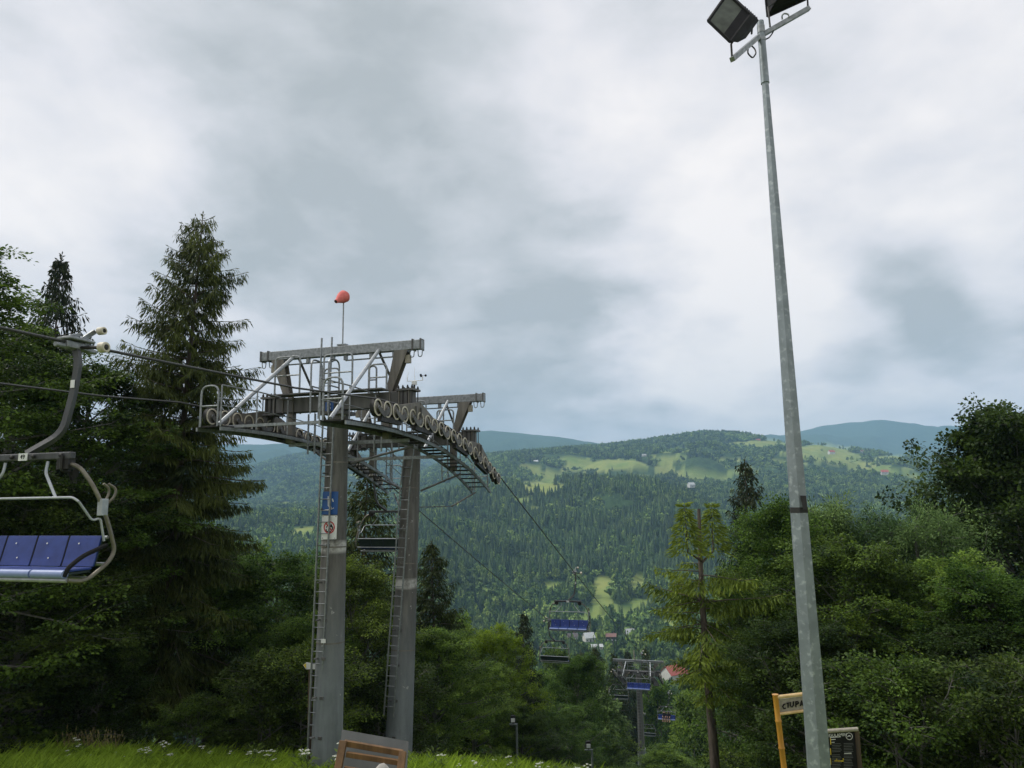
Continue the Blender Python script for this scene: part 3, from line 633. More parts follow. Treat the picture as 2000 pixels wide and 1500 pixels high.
variant('willow', broadleaf(25, 9, 3.2, base=.03, limbs=60, clus=7, nleaf=72, leaf=.11, spray=.40, flat=.75, rise=(38, 84), top=.40, multi=4, aspect=.36), M['bark2'])
variant('bush', broadleaf(26, 3.2, 2.1, base=.02, limbs=34, clus=7, nleaf=62, leaf=.08, spray=.34, flat=.5, rise=(5, 70), top=.35, multi=3), M['bark2'])
variant('midround', broadleaf(27, 11, 4.2, base=.05, limbs=44, clus=7, nleaf=40, leaf=.24, spray=.62, flat=.5, rise=(0, 70), top=.42), M['bark2'])
print('tree quads', {k: len(v[1][1]) for k, v in KIND.items()})

# --- left edge
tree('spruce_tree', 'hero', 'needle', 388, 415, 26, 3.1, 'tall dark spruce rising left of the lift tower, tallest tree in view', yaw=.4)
tree('spruce_tree', 'spruceA', 'needle_d', 128, 498, 36, 2.9, 'slim dark spruce top behind the leafy tree on the left')
tree('beech_tree', 'beech', 'leaf', -48, 392, 20.5, 4.6, 'large beech with layered sprays at the left edge behind the near chair', yaw=2.0)
tree('beech_tree', 'beech', 'leaf', 150, 640, 24.5, 4.4, 'dark beech just left of the tall spruce, behind the near chair', yaw=4.4)
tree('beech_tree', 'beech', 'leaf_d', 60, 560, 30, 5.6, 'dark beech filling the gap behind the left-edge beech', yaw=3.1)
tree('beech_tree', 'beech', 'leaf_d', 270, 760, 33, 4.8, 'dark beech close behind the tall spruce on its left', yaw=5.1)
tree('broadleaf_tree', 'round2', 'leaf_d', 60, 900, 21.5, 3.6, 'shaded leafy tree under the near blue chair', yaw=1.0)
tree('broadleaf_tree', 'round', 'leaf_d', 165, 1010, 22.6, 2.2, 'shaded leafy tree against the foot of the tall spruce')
tree('broadleaf_tree', 'round', 'leaf_b', 420, 1100, 28, 3.2, 'shaded broadleaf tree right behind the tall spruce trunk')
tree('broadleaf_tree', 'round2', 'leaf_b', 548, 1056, 29, 2.9, 'bright leafy tree between the tall spruce and the front tower pillar')
tree('leafy_bush', 'bush', 'leaf_d', 110, 0, 22.0, 1.7, 'dark bush at the grass edge near the left side', cat='bush', x=-12.6, H=2.6)
tree('leafy_bush', 'bush', 'leaf', 250, 0, 21.6, 1.1, 'low bush with lighter leaves left of the spruce trunk', cat='bush', x=-9.3, H=1.5)
tree('leafy_bush', 'bush', 'leaf_d', 430, 0, 22.4, 1.9, 'dark bush right of the spruce trunk at the grass edge', cat='bush', x=-7.6, H=2.7)
tree('leafy_bush', 'bush', 'leaf', 530, 0, 22.8, 1.9, 'green bush left of the arrow signpost', cat='bush', x=-6.3, H=3.3)
# --- behind the pillars
tree('spruce_tree', 'spruceB', 'needle', 722, 905, 33, 3.0, 'spruce seen between the two tower pillars behind the dark chair', yaw=1.2)
tree('broadleaf_tree', 'round', 'leaf', 700, 1075, 28.5, 2.6, 'dark leafy tree between the two tower pillars')
tree('broadleaf_tree', 'round2', 'leaf_b', 600, 1180, 26.5, 2.4, 'leafy tree behind the foot of the front tower pillar')
tree('leafy_bush', 'bush', 'leaf_d', 710, 0, 25.6, 2.0, 'dark bush between the feet of the tower pillars', cat='bush', x=-4.5, H=3.4)
tree('spruce_tree', 'spruceA', 'needle', 848, 1055, 38, 2.3, 'small pointed spruce right of the rear tower pillar')
tree('broadleaf_tree', 'round', 'leaf_b', 845, 1205, 31, 2.8, 'leafy tree directly right of the rear pillar foot')
tree('broadleaf_tree', 'round2', 'leaf_y', 962, 1205, 40, 2.9, 'yellow-green leafy tree right of the small pointed spruce')
tree('broadleaf_tree', 'round', 'leaf_b', 925, 1290, 36, 2.5, 'green leafy tree in front of the yellow-green tree')
tree('broadleaf_tree', 'round2', 'leaf', 1020, 1375, 38, 2.3, 'low leafy tree behind the left small floodlight post')
tree('spruce_tree', 'spruceB', 'needle_d', 1025, 1192, 52, 2.0, 'narrow dark spruce left of the far empty chair')
tree('broadleaf_tree', 'round', 'leaf_b', 1112, 1262, 54, 3.2, 'rounded green tree beneath the blue chair further down the line', yaw=2.4)
tree('broadleaf_tree', 'round2', 'leaf_b', 1085, 1370, 42, 2.6, 'dark leafy tree behind the right small floodlight post')
tree('broadleaf_tree', 'midround', 'leaf_p', 1165, 1345, 66, 3.4, 'grey-green tree left of the lower tower')
# --- right
tree('spruce_tree', 'thin', 'needle_y', 1364, 980, 24, 2.75, 'yellowish spruce with a bare broken trunk top, right of the lift line', yaw=0.9)
tree('spruce_tree', 'spruceB', 'needle_d', 1458, 893, 38, 2.6, 'dark spruce top rising behind the right thicket, left of the lamp pole')
RIGHT = 'leafy trees of the right-hand thicket'
tree('broadleaf_tree', 'round', 'leaf_b', 1495, 950, 27, 3.0, 'bright-topped leafy tree left of the lamp pole', RIGHT)
tree('broadleaf_tree', 'round2', 'leaf', 1475, 1080, 26.5, 2.4, 'leafy tree just right of the yellowish spruce trunk', RIGHT)
tree('willow_tree', 'willow', 'leaf_p', 1610, 962, 28, 3.0, 'pale upright willow directly right of the lamp pole tape', RIGHT)
tree('willow_tree', 'willow', 'leaf_p', 1720, 985, 27, 3.0, 'pale upright willow midway between lamp pole and dark maple', RIGHT)
tree('willow_tree', 'willow', 'leaf_p', 1815, 975, 25, 2.6, 'pale willow at the left foot of the dark maple', RIGHT)
tree('maple_tree', 'maple', 'leaf_d', 1965, 775, 29, 4.7, 'big dark maple standing above the thicket at the right edge', yaw=.7)
tree('maple_tree', 'maple', 'leaf_d', 1995, 850, 33, 4.6, 'dark maple crown behind the big maple, cut by the right edge', yaw=2.9)
tree('broadleaf_tree', 'round2', 'leaf', 1640, 1020, 23.5, 3.3, 'dark leafy tree behind the rules board', RIGHT)
tree('broadleaf_tree', 'round', 'leaf_b', 1790, 1060, 22, 3.1, 'dark leafy tree below the pale willows', RIGHT)
tree('broadleaf_tree', 'round', 'leaf_b', 1975, 1085, 20, 2.7, 'light green leafy tree low at the right edge', RIGHT)
tree('broadleaf_tree', 'round2', 'leaf_d', 1890, 1180, 19.5, 2.6, 'dark leafy tree near the lower right corner', RIGHT)
tree('broadleaf_tree', 'round2', 'leaf_d', 1560, 1180, 21, 2.4, 'dark leafy tree behind the bamboo sign', RIGHT)
tree('leafy_bush', 'bush', 'leaf', 1720, 0, 17.5, 2.0, 'dark bush right of the rules board', cat='bush', x=9.0, H=3.4)
tree('leafy_bush', 'bush', 'leaf_d', 1850, 0, 16.6, 2.1, 'dark bush in the lower right corner', cat='bush', x=10.9, H=3.4)
tree('leafy_bush', 'bush', 'leaf_d', 1560, 0, 19.5, 2.0, 'dark bush between bamboo sign and rules board', cat='bush', x=7.6, H=3.6)
# --- further down both sides of the lift line
LOWER = 'trees along the lower lift line'
for px_, py_, Y_, R_, key_, lm_, lab_ in [
    (1352, 1340, 105, 4.6, 'midround', 'leaf_b', 'leafy tree behind the yellowish spruce trunk, right of the riders'),
    (1300, 1462, 50, 2.8, 'round', 'leaf_b', 'light green tree below the two riders'),
    (1195, 1405, 78, 3.0, 'midround', 'leaf', 'leafy tree directly left of the lower tower pillar'),
    (1170, 1425, 60, 3.0, 'round2', 'leaf', 'leafy tree under the empty chairs left of the lower tower'),
    (1285, 1322, 135, 4.4, 'midround', 'leaf_b', 'small leafy tree right behind the lower tower'),
    (1345, 1312, 150, 5.0, 'midround', 'leaf', 'leafy tree in front of the red-roofed building'),
    (1135, 1270, 110, 4.5, 'spruceB', 'needle_d', 'dark spruce left of the lower tower top'),
    (1165, 1262, 125, 4.2, 'spruceA', 'needle', 'spruce below the white-roofed house'),
    (1200, 1272, 135, 4.2, 'spruceB', 'needle', 'spruce just above the lower tower beam'),
    (1228, 1268, 150, 4.4, 'spruceA', 'needle_d', 'dark spruce below the dark timber house'),
    (1262, 1262, 160, 4.6, 'spruceB', 'needle', 'spruce right of the lower tower beam'),
    (1085, 1255, 120, 4.6, 'midround', 'leaf', 'leafy tree behind the far empty chair'),
    (1140, 1315, 92, 4.0, 'midround', 'leaf', 'leafy tree left of the lower tower beam'),
    (1060, 1300, 80, 3.6, 'midround', 'leaf_b', 'leafy tree under the far empty chair'),
    (985, 1270, 64, 3.4, 'midround', 'leaf', 'leafy tree right behind the yellow-green tree'),
    (890, 1190, 75, 4.6, 'midround', 'leaf_b', 'leafy tree peeking above between small spruce and yellow-green tree'),
    (1410, 1230, 60, 4.0, 'midround', 'leaf', 'leafy tree behind the yellowish spruce crown'),
    (480, 1045, 60, 4.5, 'midround', 'leaf_b', 'leafy tree far behind the tall spruce'),
    (640, 1060, 55, 4.2, 'midround', 'leaf_p', 'grey-green tree far behind the front pillar')]:
    nm = 'spruce_tree' if key_.startswith('spruce') else 'broadleaf_tree'
    tree(nm, key_, lm_, px_, py_, Y_, R_, lab_, LOWER)
# ------------------------------------------------------------------ chairlift geometry: line direction U, right of the line V
TH = math.radians(16.386); U = np.array([math.sin(TH), math.cos(TH), 0]); V = np.array([math.cos(TH), -math.sin(TH), 0]); UPZ = np.array([0, 0, 1.0])
A0 = at(150, 662, 8.9); GA = 2.35                       # a point of the right rope; half the gauge
def PL(px, py, off):                                    # photo pixel -> point in the vertical plane 'off' metres left of the right rope
    d = at(px, py, 1.0); return d*(((A0-V*off)@V)/(d@V))
def PB(px, py, C):                                      # photo pixel -> point in the cross-line plane through C
    d = at(px, py, 1.0); return d*((np.asarray(C)@U)/(d@U))
C1 = PL(660, 840, GA); C1[2] = 0.0
C2 = C1+U*4.98
def W3(C, v, s, z): return C+V*v+U*s+UPZ*z
# height of the sheave centres along the line (s measured from the front pylon)
WS = np.array([-2.31, -1.26, -.27, .79, 1.81, 2.8, 3.82, 4.76, 5.75, 6.63, 7.10]); WZ = np.array([2.12, 2.12, 2.09, 2.01, 1.92, 1.77, 1.60, 1.36, 1.06, .78, .60])
def wheel_z(s):
    c = np.polyfit(WS, WZ, 3); s_ = np.clip(s, -3.4, 7.6); return float(np.polyval(c, s_))
RW = .215                                               # sheave radius

def sheave(name_parent, c, vdir):
    """one sheave: rubber tyre with a cream rim ring and a dark web; parts under a sheave train"""
    tyre = MB(); tyre.lathe(c, V, [(-.055, RW*.80), (-.055, RW), (-.02, RW*.93), (.02, RW*.93), (.055, RW), (.055, RW*.80)], 18, close=True)
    o = tyre.build('sheave', M['rubber'], name_parent, smooth=True)
    return o
# shared sheave meshes, centred on the origin, axis along V
def mesh_of(mb, name, mat, smooth=True):
    me = bpy.data.meshes.new(name); me.from_pydata(mb.v, [], mb.f); me.update()
    if smooth:
        me.polygons.foreach_set('use_smooth', np.ones(len(me.polygons), bool)); me.set_sharp_from_angle(angle=math.radians(40))
    me.materials.append(mat); return me
Z3 = np.zeros(3)
me_tyre = mesh_of(MB().lathe(Z3, V, [(-.055, RW*.72), (-.055, RW), (-.02, RW*.93), (.02, RW*.93), (.055, RW), (.055, RW*.72)], 18, close=True), 'sheave', M['rubber'])
_rim = MB()
for sg in (1,): _rim.lathe(V*sg*.060, V, [(-.012, RW*.80), (-.012, RW*.97), (.012, RW*.97), (.012, RW*.80)], 18, close=True)
me_rim = mesh_of(_rim, 'rim', M['cream'])
me_web = mesh_of(MB().lathe(Z3, V, [(-.05, RW*.3), (-.03, RW*.8), (.03, RW*.8), (.05, RW*.3), (.085, RW*.28), (.085, .001)], 14), 'web', M['plate'])
me_cap = mesh_of(MB().lathe(Z3, V, [(-.10, .03), (-.10, .05), (.10, .05), (.10, .03)], 10), 'hub', M['galv'])
def put(name, me, pos, parent):
    o = link(name, me, None, parent); o.location = tuple(np.asarray(pos)-BASE.get(parent.name, np.zeros(3))); return o

def sheave_train(T, C, v, s_list, zf, side):
    """balanced row of sheaves: pairs on small rockers, rockers on longer beams; side = +1 when the outer face looks along +V"""
    tr = MB()                                                     # main balance beam
    n = len(s_list); a, b = s_list[1], s_list[-2]
    def pt(s, dz=0., dv=0.): return W3(C, v+dv, s-s0, zf(s)+dz)
    s0 = (C-C1)@U
    mid = len(s_list)//2
    tr.beam(pt(s_list[1]+.1, -.02), pt(s_list[mid], .30), .10, .20, UPZ, h2=.36); tr.beam(pt(s_list[mid], .30), pt(s_list[-2]-.1, -.02), .10, .36, UPZ, h2=.20)
    root = tr.build('sheave_train', M['plate'], T)
    for k in range(0, n, 2):                                       # rockers, on both sides of the sheaves
        sa, sb = s_list[k], s_list[min(k+1, n-1)]
        for sd in (-1, 1):
            P = [pt(sa-.07, -.04, sd*.105), pt(sa+.03, -.12, sd*.105), pt((sa+sb)/2, -.22, sd*.105), pt(sb-.03, -.12, sd*.105), pt(sb+.07, -.04, sd*.105), pt(sb, .04, sd*.105), pt((sa+sb)/2, -.07, sd*.105), pt(sa, .04, sd*.105)]
            rk = MB(); rk.plate(P, .018, V); rk.build('rocker', M['steel'], root)
    for k in range(0, n-3, 4):                                     # secondary beams under the rockers
        sb_ = MB(); sb_.beam(pt(s_list[k]+.2, -.24), pt(s_list[k+3]-.2, -.24), .12, .14, UPZ); sb_.build('secondary_beam', M['dark'], root)
    for s in s_list:
        w = put('sheave', me_tyre, pt(s), root)
        for nm, me_ in (('rim', me_rim), ('web', me_web), ('hub', me_cap)):
            q = link(nm, me_, None, w)
    BASE[root.name] = BASE[T.name]
    return root
def flatten_sub(root):          # sheave > rim would be a fourth level: hang the wheel pieces on the train instead
    for w in list(root.children):
        for ch in list(w.children):
            ch.parent = root; ch.location = w.location
def hoop(mb, p, q, h, r=.026, rad=.10, mid=True):                    # hoop railing between two feet
    p = np.asarray(p, float); q = np.asarray(q, float)
    mb.path(rounded([p, p+UPZ*h, q+UPZ*h, q], rad), r, 6)
    if mid: mb.tube(p+UPZ*h*.5, q+UPZ*h*.5, r*.85, 6)
def catwalk(T, C, v, s_a, s_b, zf, depth, end_up=False, end_down=False, inner=-1):
    """stepped walkway beside a sheave train; inner = side towards the pylon"""
    s0 = (C-C1)@U
    def pt(s, dv=0., dz=0.): return W3(C, v+dv, s-s0, zf(s)-depth+dz)
    n = max(3, int((s_b-s_a)/.5)); root = None
    for e_ in (-.34, .34):
        st = MB()
        for i in range(n):
            a, b = s_a+(s_b-s_a)*i/n, s_a+(s_b-s_a)*(i+1)/n
            st.beam(pt(a, e_, -.06), pt(b+.01, e_, -.06), .045, .09)
        so_ = st.build('catwalk' if root is None else 'stringer', M['galv'], T if root is None else root); root = root or so_
    k = int((s_b-s_a)/.40)
    for i in range(k):
        s = s_a+.2+i*.40; slope = zf(s)-zf(s+.4); wdt = .36 if slope < .08 else .23
        t_ = MB(); t_.box(pt(s, 0, .0), (.33, wdt/2, .02), (V, U, UPZ)); t_.build('tread', M['dark'], root)
    rl = MB(); H_ = 1.0; ed = inner*.34
    m = max(2, int((s_b-s_a)/1.15)); ps = [pt(s_a+(s_b-s_a)*i/m, ed) for i in range(m+1)]
    for p in ps: rl.tube(p, p+UPZ*H_, .019, 6)
    for f in (1.0, .5):
        rl.path([p+UPZ*H_*f for p in ps], .019 if f == 1 else .014, 6)
    rl.build('handrail', M['galv'], root)
    if end_up or end_down:
        he = MB(); s = s_a if end_up else s_b
        hoop(he, pt(s, -.25), pt(s, .25), 1.0, rad=.22); he.build('end_hoop', M['galv'], root)
    return root
def ladder(T, pa, pb, w, upto=None, rung=.30, mat='galv'):
    """straight ladder from pa (bottom centre) to pb (top centre), rungs across V"""
    rl = MB()
    for sg in (-.5, .5): rl.beam(pa+V*w*sg, pb+V*w*sg, .03, .05, U)
    root = rl.build('ladder', M[mat], T)
    L = np.linalg.norm(pb-pa); n = int(L/rung); d = (pb-pa)/L
    for i in range(1, n):
        p = pa+d*i*rung; g_ = MB(); g_.tube(p-V*w*.5, p+V*w*.5, .013, 5); g_.build('rung', M[mat], root)
    return root
def gantry(T, C, zb, zarm, hb, leg_out_top=1.95, leg_out_bot=1.60, feet=None, back=None, mid=None):
    """lifting frame: top beam on two tapered legs, braced along the line"""
    b = MB(); b.beam(W3(C, -hb, 0, zb), W3(C, hb, 0, zb), .20, .26); root = b.build('top_beam', M['galv'], T, bevel=.012)
    for sg in (-1, 1):
        for dv in (0, .24): ec = MB(); ec.box(W3(C, sg*(hb-.02-dv), 0, zb), (.018, .125, .155), (V, U, UPZ)); ec.build('end_clamp', M['steel'], root)
        for dv in (.06, .30):
            lp = MB(); lp.path(rounded([W3(C, sg*(hb-dv-.08), 0, zb-.13), W3(C, sg*(hb-dv-.06), 0, zb-.33), W3(C, sg*(hb-dv+.04), 0, zb-.33), W3(C, sg*(hb-dv+.06), 0, zb-.13)], .06), .014, 5)
            lp.build('lifting_eye', M['galv'], root)
        lg = MB()                                               # leg: tapered plate with flanges
        t0, b0 = W3(C, sg*leg_out_top, 0, zb-.13), W3(C, sg*leg_out_bot, 0, zarm+.02)
        for du in (-.11, .11):
            lg.plate([t0-V*.20+U*du, t0+V*.20+U*du, b0+V*.09+U*du, b0-V*.09+U*du], .012, U)
        lg.plate([t0-U*.105-V*sg*.03, t0+U*.105-V*sg*.03, b0+U*.105-V*sg*.02, b0-U*.105-V*sg*.02], .012, V)
        lg.build('gantry_leg', M['plate'], T)
        hr = MB()                                               # hanging rail under the beam
        for vv in (.2, 1.0, 1.7): hr.box(W3(C, sg*vv, 0, zb-.20), (.05, .04, .07), (V, U, UPZ))
        hr.tube(W3(C, sg*.2, 0, zb-.28), W3(C, sg*1.75, 0, zb-.28), .022, 6); hr.build('cable_rail', M['galv'], root)
        lt = MB(); q = t0+(b0-t0)*.22+V*sg*.24; lt.box(q, (.07, .06, .11), (V, U, UPZ)); lt.build('junction_box', M['burlap'], T)
    return root
def crossarm(T, C, z, hv, h=.42):
    a = MB(); a.beam(W3(C, -hv, 0, z), W3(C, hv, 0, z), .34, h); root = a.build('crossarm', M['steel'], T, bevel=.015)
    for sg in (-1, 1):
        for k, vv in enumerate((hv-.05, hv-.34, hv-.62, hv-.95)):
            
            for du in (-.185, .185): r_ = MB(); r_.box(W3(C, sg*vv, du, z), (.012, .028, h/2+.01), (V, U, UPZ)); r_.build('stiffener', M['plate'], root)
        cb = MB(); cb.box(W3(C, sg*(hv-.16), 0, z+h/2+.03), (.26, .24, .028), (V, U, UPZ)); cb.build('clamp_plate', M['steel'], root); cb = MB(); cb.box(W3(C, sg*(hv-.16), 0, z-h/2-.03), (.26, .24, .028), (V, U, UPZ)); cb.build('clamp_plate', M['steel'], root)
        for dv in (-.20, -.07, .07, .20):
            for du in (-.19, .19):
                bo = MB(); p = W3(C, sg*(hv-.16)+dv, du, z); bo.tube(p-UPZ*(h/2+.10), p+UPZ*(h/2+.10), .016, 6); bo.lathe(p+UPZ*(h/2+.055), UPZ, [(0, .032), (.05, .032), (.10, .014)], 6); bo.build('clamp_bolt', M['dark'], root)
        for du in (-.16, .16):                                   # hanger plates that carry the sheave train
            hg = MB(); p = W3(C, sg*(hv+.02), du, z)
            hg.plate([p+V*sg*-.12+UPZ*(-h/2-.02), p+V*sg*.16+UPZ*(-h/2-.02), p+V*sg*.16-UPZ*(h/2+.30), p-UPZ*(h/2+.42), p-V*sg*.12-UPZ*(h/2+.30)], .03, U)
            hg.build('train_bracket', M['steel'], root)
        po = MB(); po.beam(W3(C, sg*(hv-.78), 0, z-h/2), W3(C, sg*(hv-.78), 0, z-h/2-.85), .18, .20, V); po.build('catwalk_post', M['plate'], T)
    return root

# --- two coupled pylons at the crest
B1 = PL(638, 1480, GA); B2 = PL(778, 1470, GA)
def pylon(C, base, ztop, rb, rtp, name, label, zband, zarm, zbeam, s_list, cw, hb, end_up, end_down):
    gzb = gz(base[0], base[1]); ax = unit(W3(C, 0, 0, ztop)-base); foot = base+ax*((gzb-.15-base[2])/ax[2])
    T = empty(name, (foot[0], foot[1], gzb), label, 'lift tower')
    top = W3(C, 0, 0, ztop)
    p = MB(); p.path([foot, foot+(top-foot)*.5, top], rb, 20, rs=[rb, (rb+rtp)/2, rtp]); pil = p.build('pillar', pillar_material('weathered_tower_tube', base[2]+3.0, base[2]+6.2, zband), T, smooth=True)
    L_ = np.linalg.norm(top-foot)
    for f in (.36, .62, .86):                                    # weld seams and strap bands
        q = foot+(top-foot)*f; rr = rb+(rtp-rb)*f; s_ = MB(); s_.lathe(q, ax, [(-.018, rr*.99), (-.018, rr+.006), (.018, rr+.006), (.018, rr*.99)], 20, close=True); s_.build('weld_band', M['plate'], pil)
    for f in np.linspace(.12, .93, 9):                           # ladder stand-offs
        q = foot+(top-foot)*f; rr = rb+(rtp-rb)*f; k_ = MB(); d = unit(-U*.75-V*.30); k_.tube(q+d*rr*.9, q+d*(rr+.12)-V*.02, .022, 6); k_.box(q+unit(-U)*rr+V*.02, (.05, .03, .035), (V, U, UPZ)); k_.build('ladder_bracket', M['steel'], pil)
    hd = MB(); hd.box(W3(C, 0, 0, ztop+.05), (.34, .36, .05), (V, U, UPZ)); hd.build('head_plate', M['steel'], T)
    crossarm(T, C, zarm, 2.28); gantry(T, C, zbeam, zarm+.21, hb)
    s0 = (C-C1)@U
    for sg in (-1, 1):
        tr = sheave_train(T, C, sg*GA, s_list, wheel_z, sg); flatten_sub(tr)
        catwalk(T, C, sg*(GA-.66), cw[0], cw[1], wheel_z, .34, end_up, end_down, inner=-sg)
    return T
S_ALL = np.linspace(-2.31, 7.10, 20)
T1 = pylon(C1, B1, 2.28, .405, .285, 'lift_tower', 'front chairlift tower with ladder, blue sign, sheave wheels and lifting frame', at(640, 1068, 19.4)[2], 2.62, 4.10, S_ALL[:10], (-3.15, 2.35), 2.54, True, False)
T2 = pylon(C2, B2, 1.72, .44, .28, 'lift_tower', 'rear chairlift tower coupled behind the front one, weather sensor on top', PL(795, 1138, GA)[2], 1.92, 3.27, S_ALL[10:], (2.35, 7.25), 2.62, False, True)
def px_ladder(T, C, du, pts, top_extra=None):
    (xa, ya), (xb, yb) = pts; Cq = C-U*du
    return ladder(T, PB(xa, ya, Cq), PB(xb, yb, Cq), .33)
px_ladder(T1, C1, .50, ((611, 1490), (641, 826)))
ladder(T1, W3(C1, -.16, -.50, 2.15), W3(C1, -.16, -.42, 4.42), .32, rung=.9)
px_ladder(T2, B2, .42, ((759, 1400), (791, 950)))
px_ladder(T2, C2, .40, ((791, 948), (801, 866)))
for C, T, zarm, zb in ((C1, T1, 2.62, 4.10), (C2, T2, 1.92, 3.27)):
    # braces from the top beam to the walkway ends: bright tubes uphill, darker steel downhill to put their shade into the colour
    for v0 in (-1.42, 1.27):
        up_ = MB(); foot_v = -1.72 if v0 < 0 else 1.38
        s_ft = -2.75 if C is C1 else 1.6
        if C is C1: a_, b_ = W3(C, v0, -.05, zb-.05), W3(C, foot_v if v0 < 0 else 1.40, -2.75, 1.86)
        else: a_, b_ = W3(C, v0*1.05, -.05, zb-.05), W3(C, v0*1.0, -1.9, zarm-.42)
        up_.tube(a_, b_, .052, 10); up_.build('brace', M['galv_new'], T, smooth=True)
        dn = MB(); dn.tube(W3(C, v0*.95, .05, zb-.10), W3(C, v0*1.05, 2.1 if C is C1 else 1.7, zarm-.55), .036, 8); dn.build('brace', M['steel'], T, smooth=True)
    # service platform and hoop rails over the crossarm
    zt = zarm+.24
    pf = MB(); pf.box(W3(C, -.1, -.42, zt), (1.75, .22, .018), (V, U, UPZ)); pf.build('service_platform', M['steel'], T)
    for va, vb, du, hh in ((-1.66, -.87, -.60, 1.06), (-.11, .76, -.62, 1.02), (1.10, 1.62, -.30, .72), (-.66, -.17, .30, .82), (.82, 1.06, .2, .78)):
        hp_ = MB(); hoop(hp_, W3(C, va, du, zt), W3(C, vb, du, zt), hh, rad=.14); hp_.build('hoop_rail', M['galv'], T)
    lh = MB(); hoop(lh, W3(C, -.42, -.75, zarm-.35), W3(C, -.42, -.20, zarm-.35), 1.5, rad=.2); hoop(lh, W3(C, .12, -.75, zarm-.35), W3(C, .12, -.20, zarm-.35), 1.5, rad=.2); lh.build('hoop_rail', M['galv'], T)
# cross ties that join the two walkways ahead of the front pylon and between the pylons
tie = MB(); tie.beam(W3(C1, -1.9, -2.6, 1.80), W3(C1, 1.9, -2.6, 1.80), .07, .07); tie.build('cross_tie', M['galv'], T1)
tie = MB(); tie.beam(W3(C1, -1.9, .55, 1.55), W3(C1, 1.9, .55, 1.55), .08, .10); tie.build('cross_tie', M['galv'], T1)
tie = MB(); tie.beam(W3(C2, -1.9, -1.9, 1.22), W3(C2, 1.9, -1.9, 1.22), .08, .10); tie.build('cross_tie', M['galv'], T2)
for sg in (-1, 1):
    kb = MB(); kb.tube(W3(C2, sg*1.65, .3, .75), W3(C2, sg*.26, .1, .2), .035, 7); kb.build('knee_brace', M['steel'], T2)
    kb = MB(); kb.tube(W3(C2, sg*1.6, 1.9, .12), W3(C2, sg*1.0, 1.1, -.35), .028, 7); kb.tube(W3(C2, sg*1.0, 1.1, -.35), W3(C2, sg*.1, .2, -.35), .016, 6); kb.build('knee_brace', M['steel'], T2)
    kb = MB(); kb.tube(W3(C1, sg*1.65, 1.4, 1.45), W3(C1, sg*.30, .2, .95), .035, 7); kb.build('knee_brace', M['steel'], T1)
    # short drop ladder beside each train
    for C, T, z in ((C1, T1, 2.4), (C2, T2, 1.7)): ladder(T, W3(C, sg*1.05, .35, z-1.15), W3(C, sg*1.05, .35, z), .22, rung=.28)
nb = MB(); nb.box(W3(C1, -.02, -.44, 2.48), (.12, .012, .12), (V, U, UPZ)); nb.build('number_plate', M['signblue'], T1)
for dz in (-.05, .05):
    g_ = MB(); g_.lathe(W3(C1, -.02, -.457, 2.48+dz), -U, [(0, .028), (0, .05), (.004, .05), (.004, .028)], 12, close=True); g_.build('number_figure', M['white'], T1)

# --- lower tower on the same line
C3 = PL(1246, 1400, GA); C3 = C3+U*2.0; C3[2] = 0
zr3 = at(1268, 1322, C3[1])[2]; _pe = PL(1307, 1357, 0); SLA = (zr3+.2-_pe[2])/max(1.0, float((_pe-C3)@U)); print('slope below lower tower', SLA)
SLA = min(max(SLA, .40), .60)
def wheel_z3(s): return zr3-.06-.42*(s-(C3-C1)@U)
g3 = gz(C3[0], C3[1]); s3 = float((C3-C1)@U); z3 = zr3+.45
g3 = min(g3, at(1246, 1530, C3[1])[2])
T3 = empty('lift_tower', (C3[0], C3[1], gz(C3[0], C3[1])), 'small distant lift tower further down the slope', 'lift tower')
p = MB(); g3 = gz(C3[0], C3[1])-.2; zj = g3+(z3-g3)*.5
p.path([W3(C3, 0, 0, g3), W3(C3, 0, 0, zj)], .5, 16, rs=[.52, .46]); p.build('pillar', M['galv'], T3, smooth=True)
p = MB(); p.path([W3(C3, 0, 0, zj), W3(C3, 0, 0, z3-.2)], .38, 16, rs=[.36, .30]); p.build('upper_pillar', M['steel'], T3, smooth=True)
crossarm(T3, C3, z3, 2.28); gantry(T3, C3, z3+1.2, z3+.21, 2.75)
for sg in (-1, 1):
    tr = sheave_train(T3, C3, sg*GA, list(np.linspace(s3-1.9, s3+1.9, 8)), wheel_z3, sg); flatten_sub(tr)
    catwalk(T3, C3, sg*(GA-.66), s3-2.4, s3+2.4, wheel_z3, .34, True, True, inner=-sg)
    up_ = MB(); up_.tube(W3(C3, sg*1.3, -.05, z3+1.15), W3(C3, sg*1.5, -2.2, z3-.1), .055, 8); up_.build('brace', M['galv_new'], T3, smooth=True)
    hp_ = MB(); hoop(hp_, W3(C3, sg*.35, -.4, z3+.22), W3(C3, sg*1.1, -.4, z3+.22), 1.0, rad=.14); hp_.build('hoop_rail', M['galv'], T3)
ladder(T3, W3(C3, -.05, -.62, g3), W3(C3, -.05, -.45, z3+1.9), .36)
mast = MB(); mast.tube(W3(C3, -.4, 0, z3+1.33), W3(C3, -.4, 0, z3+2.3), .05, 8); mast.build('beam_post', M['burlap'], T3)

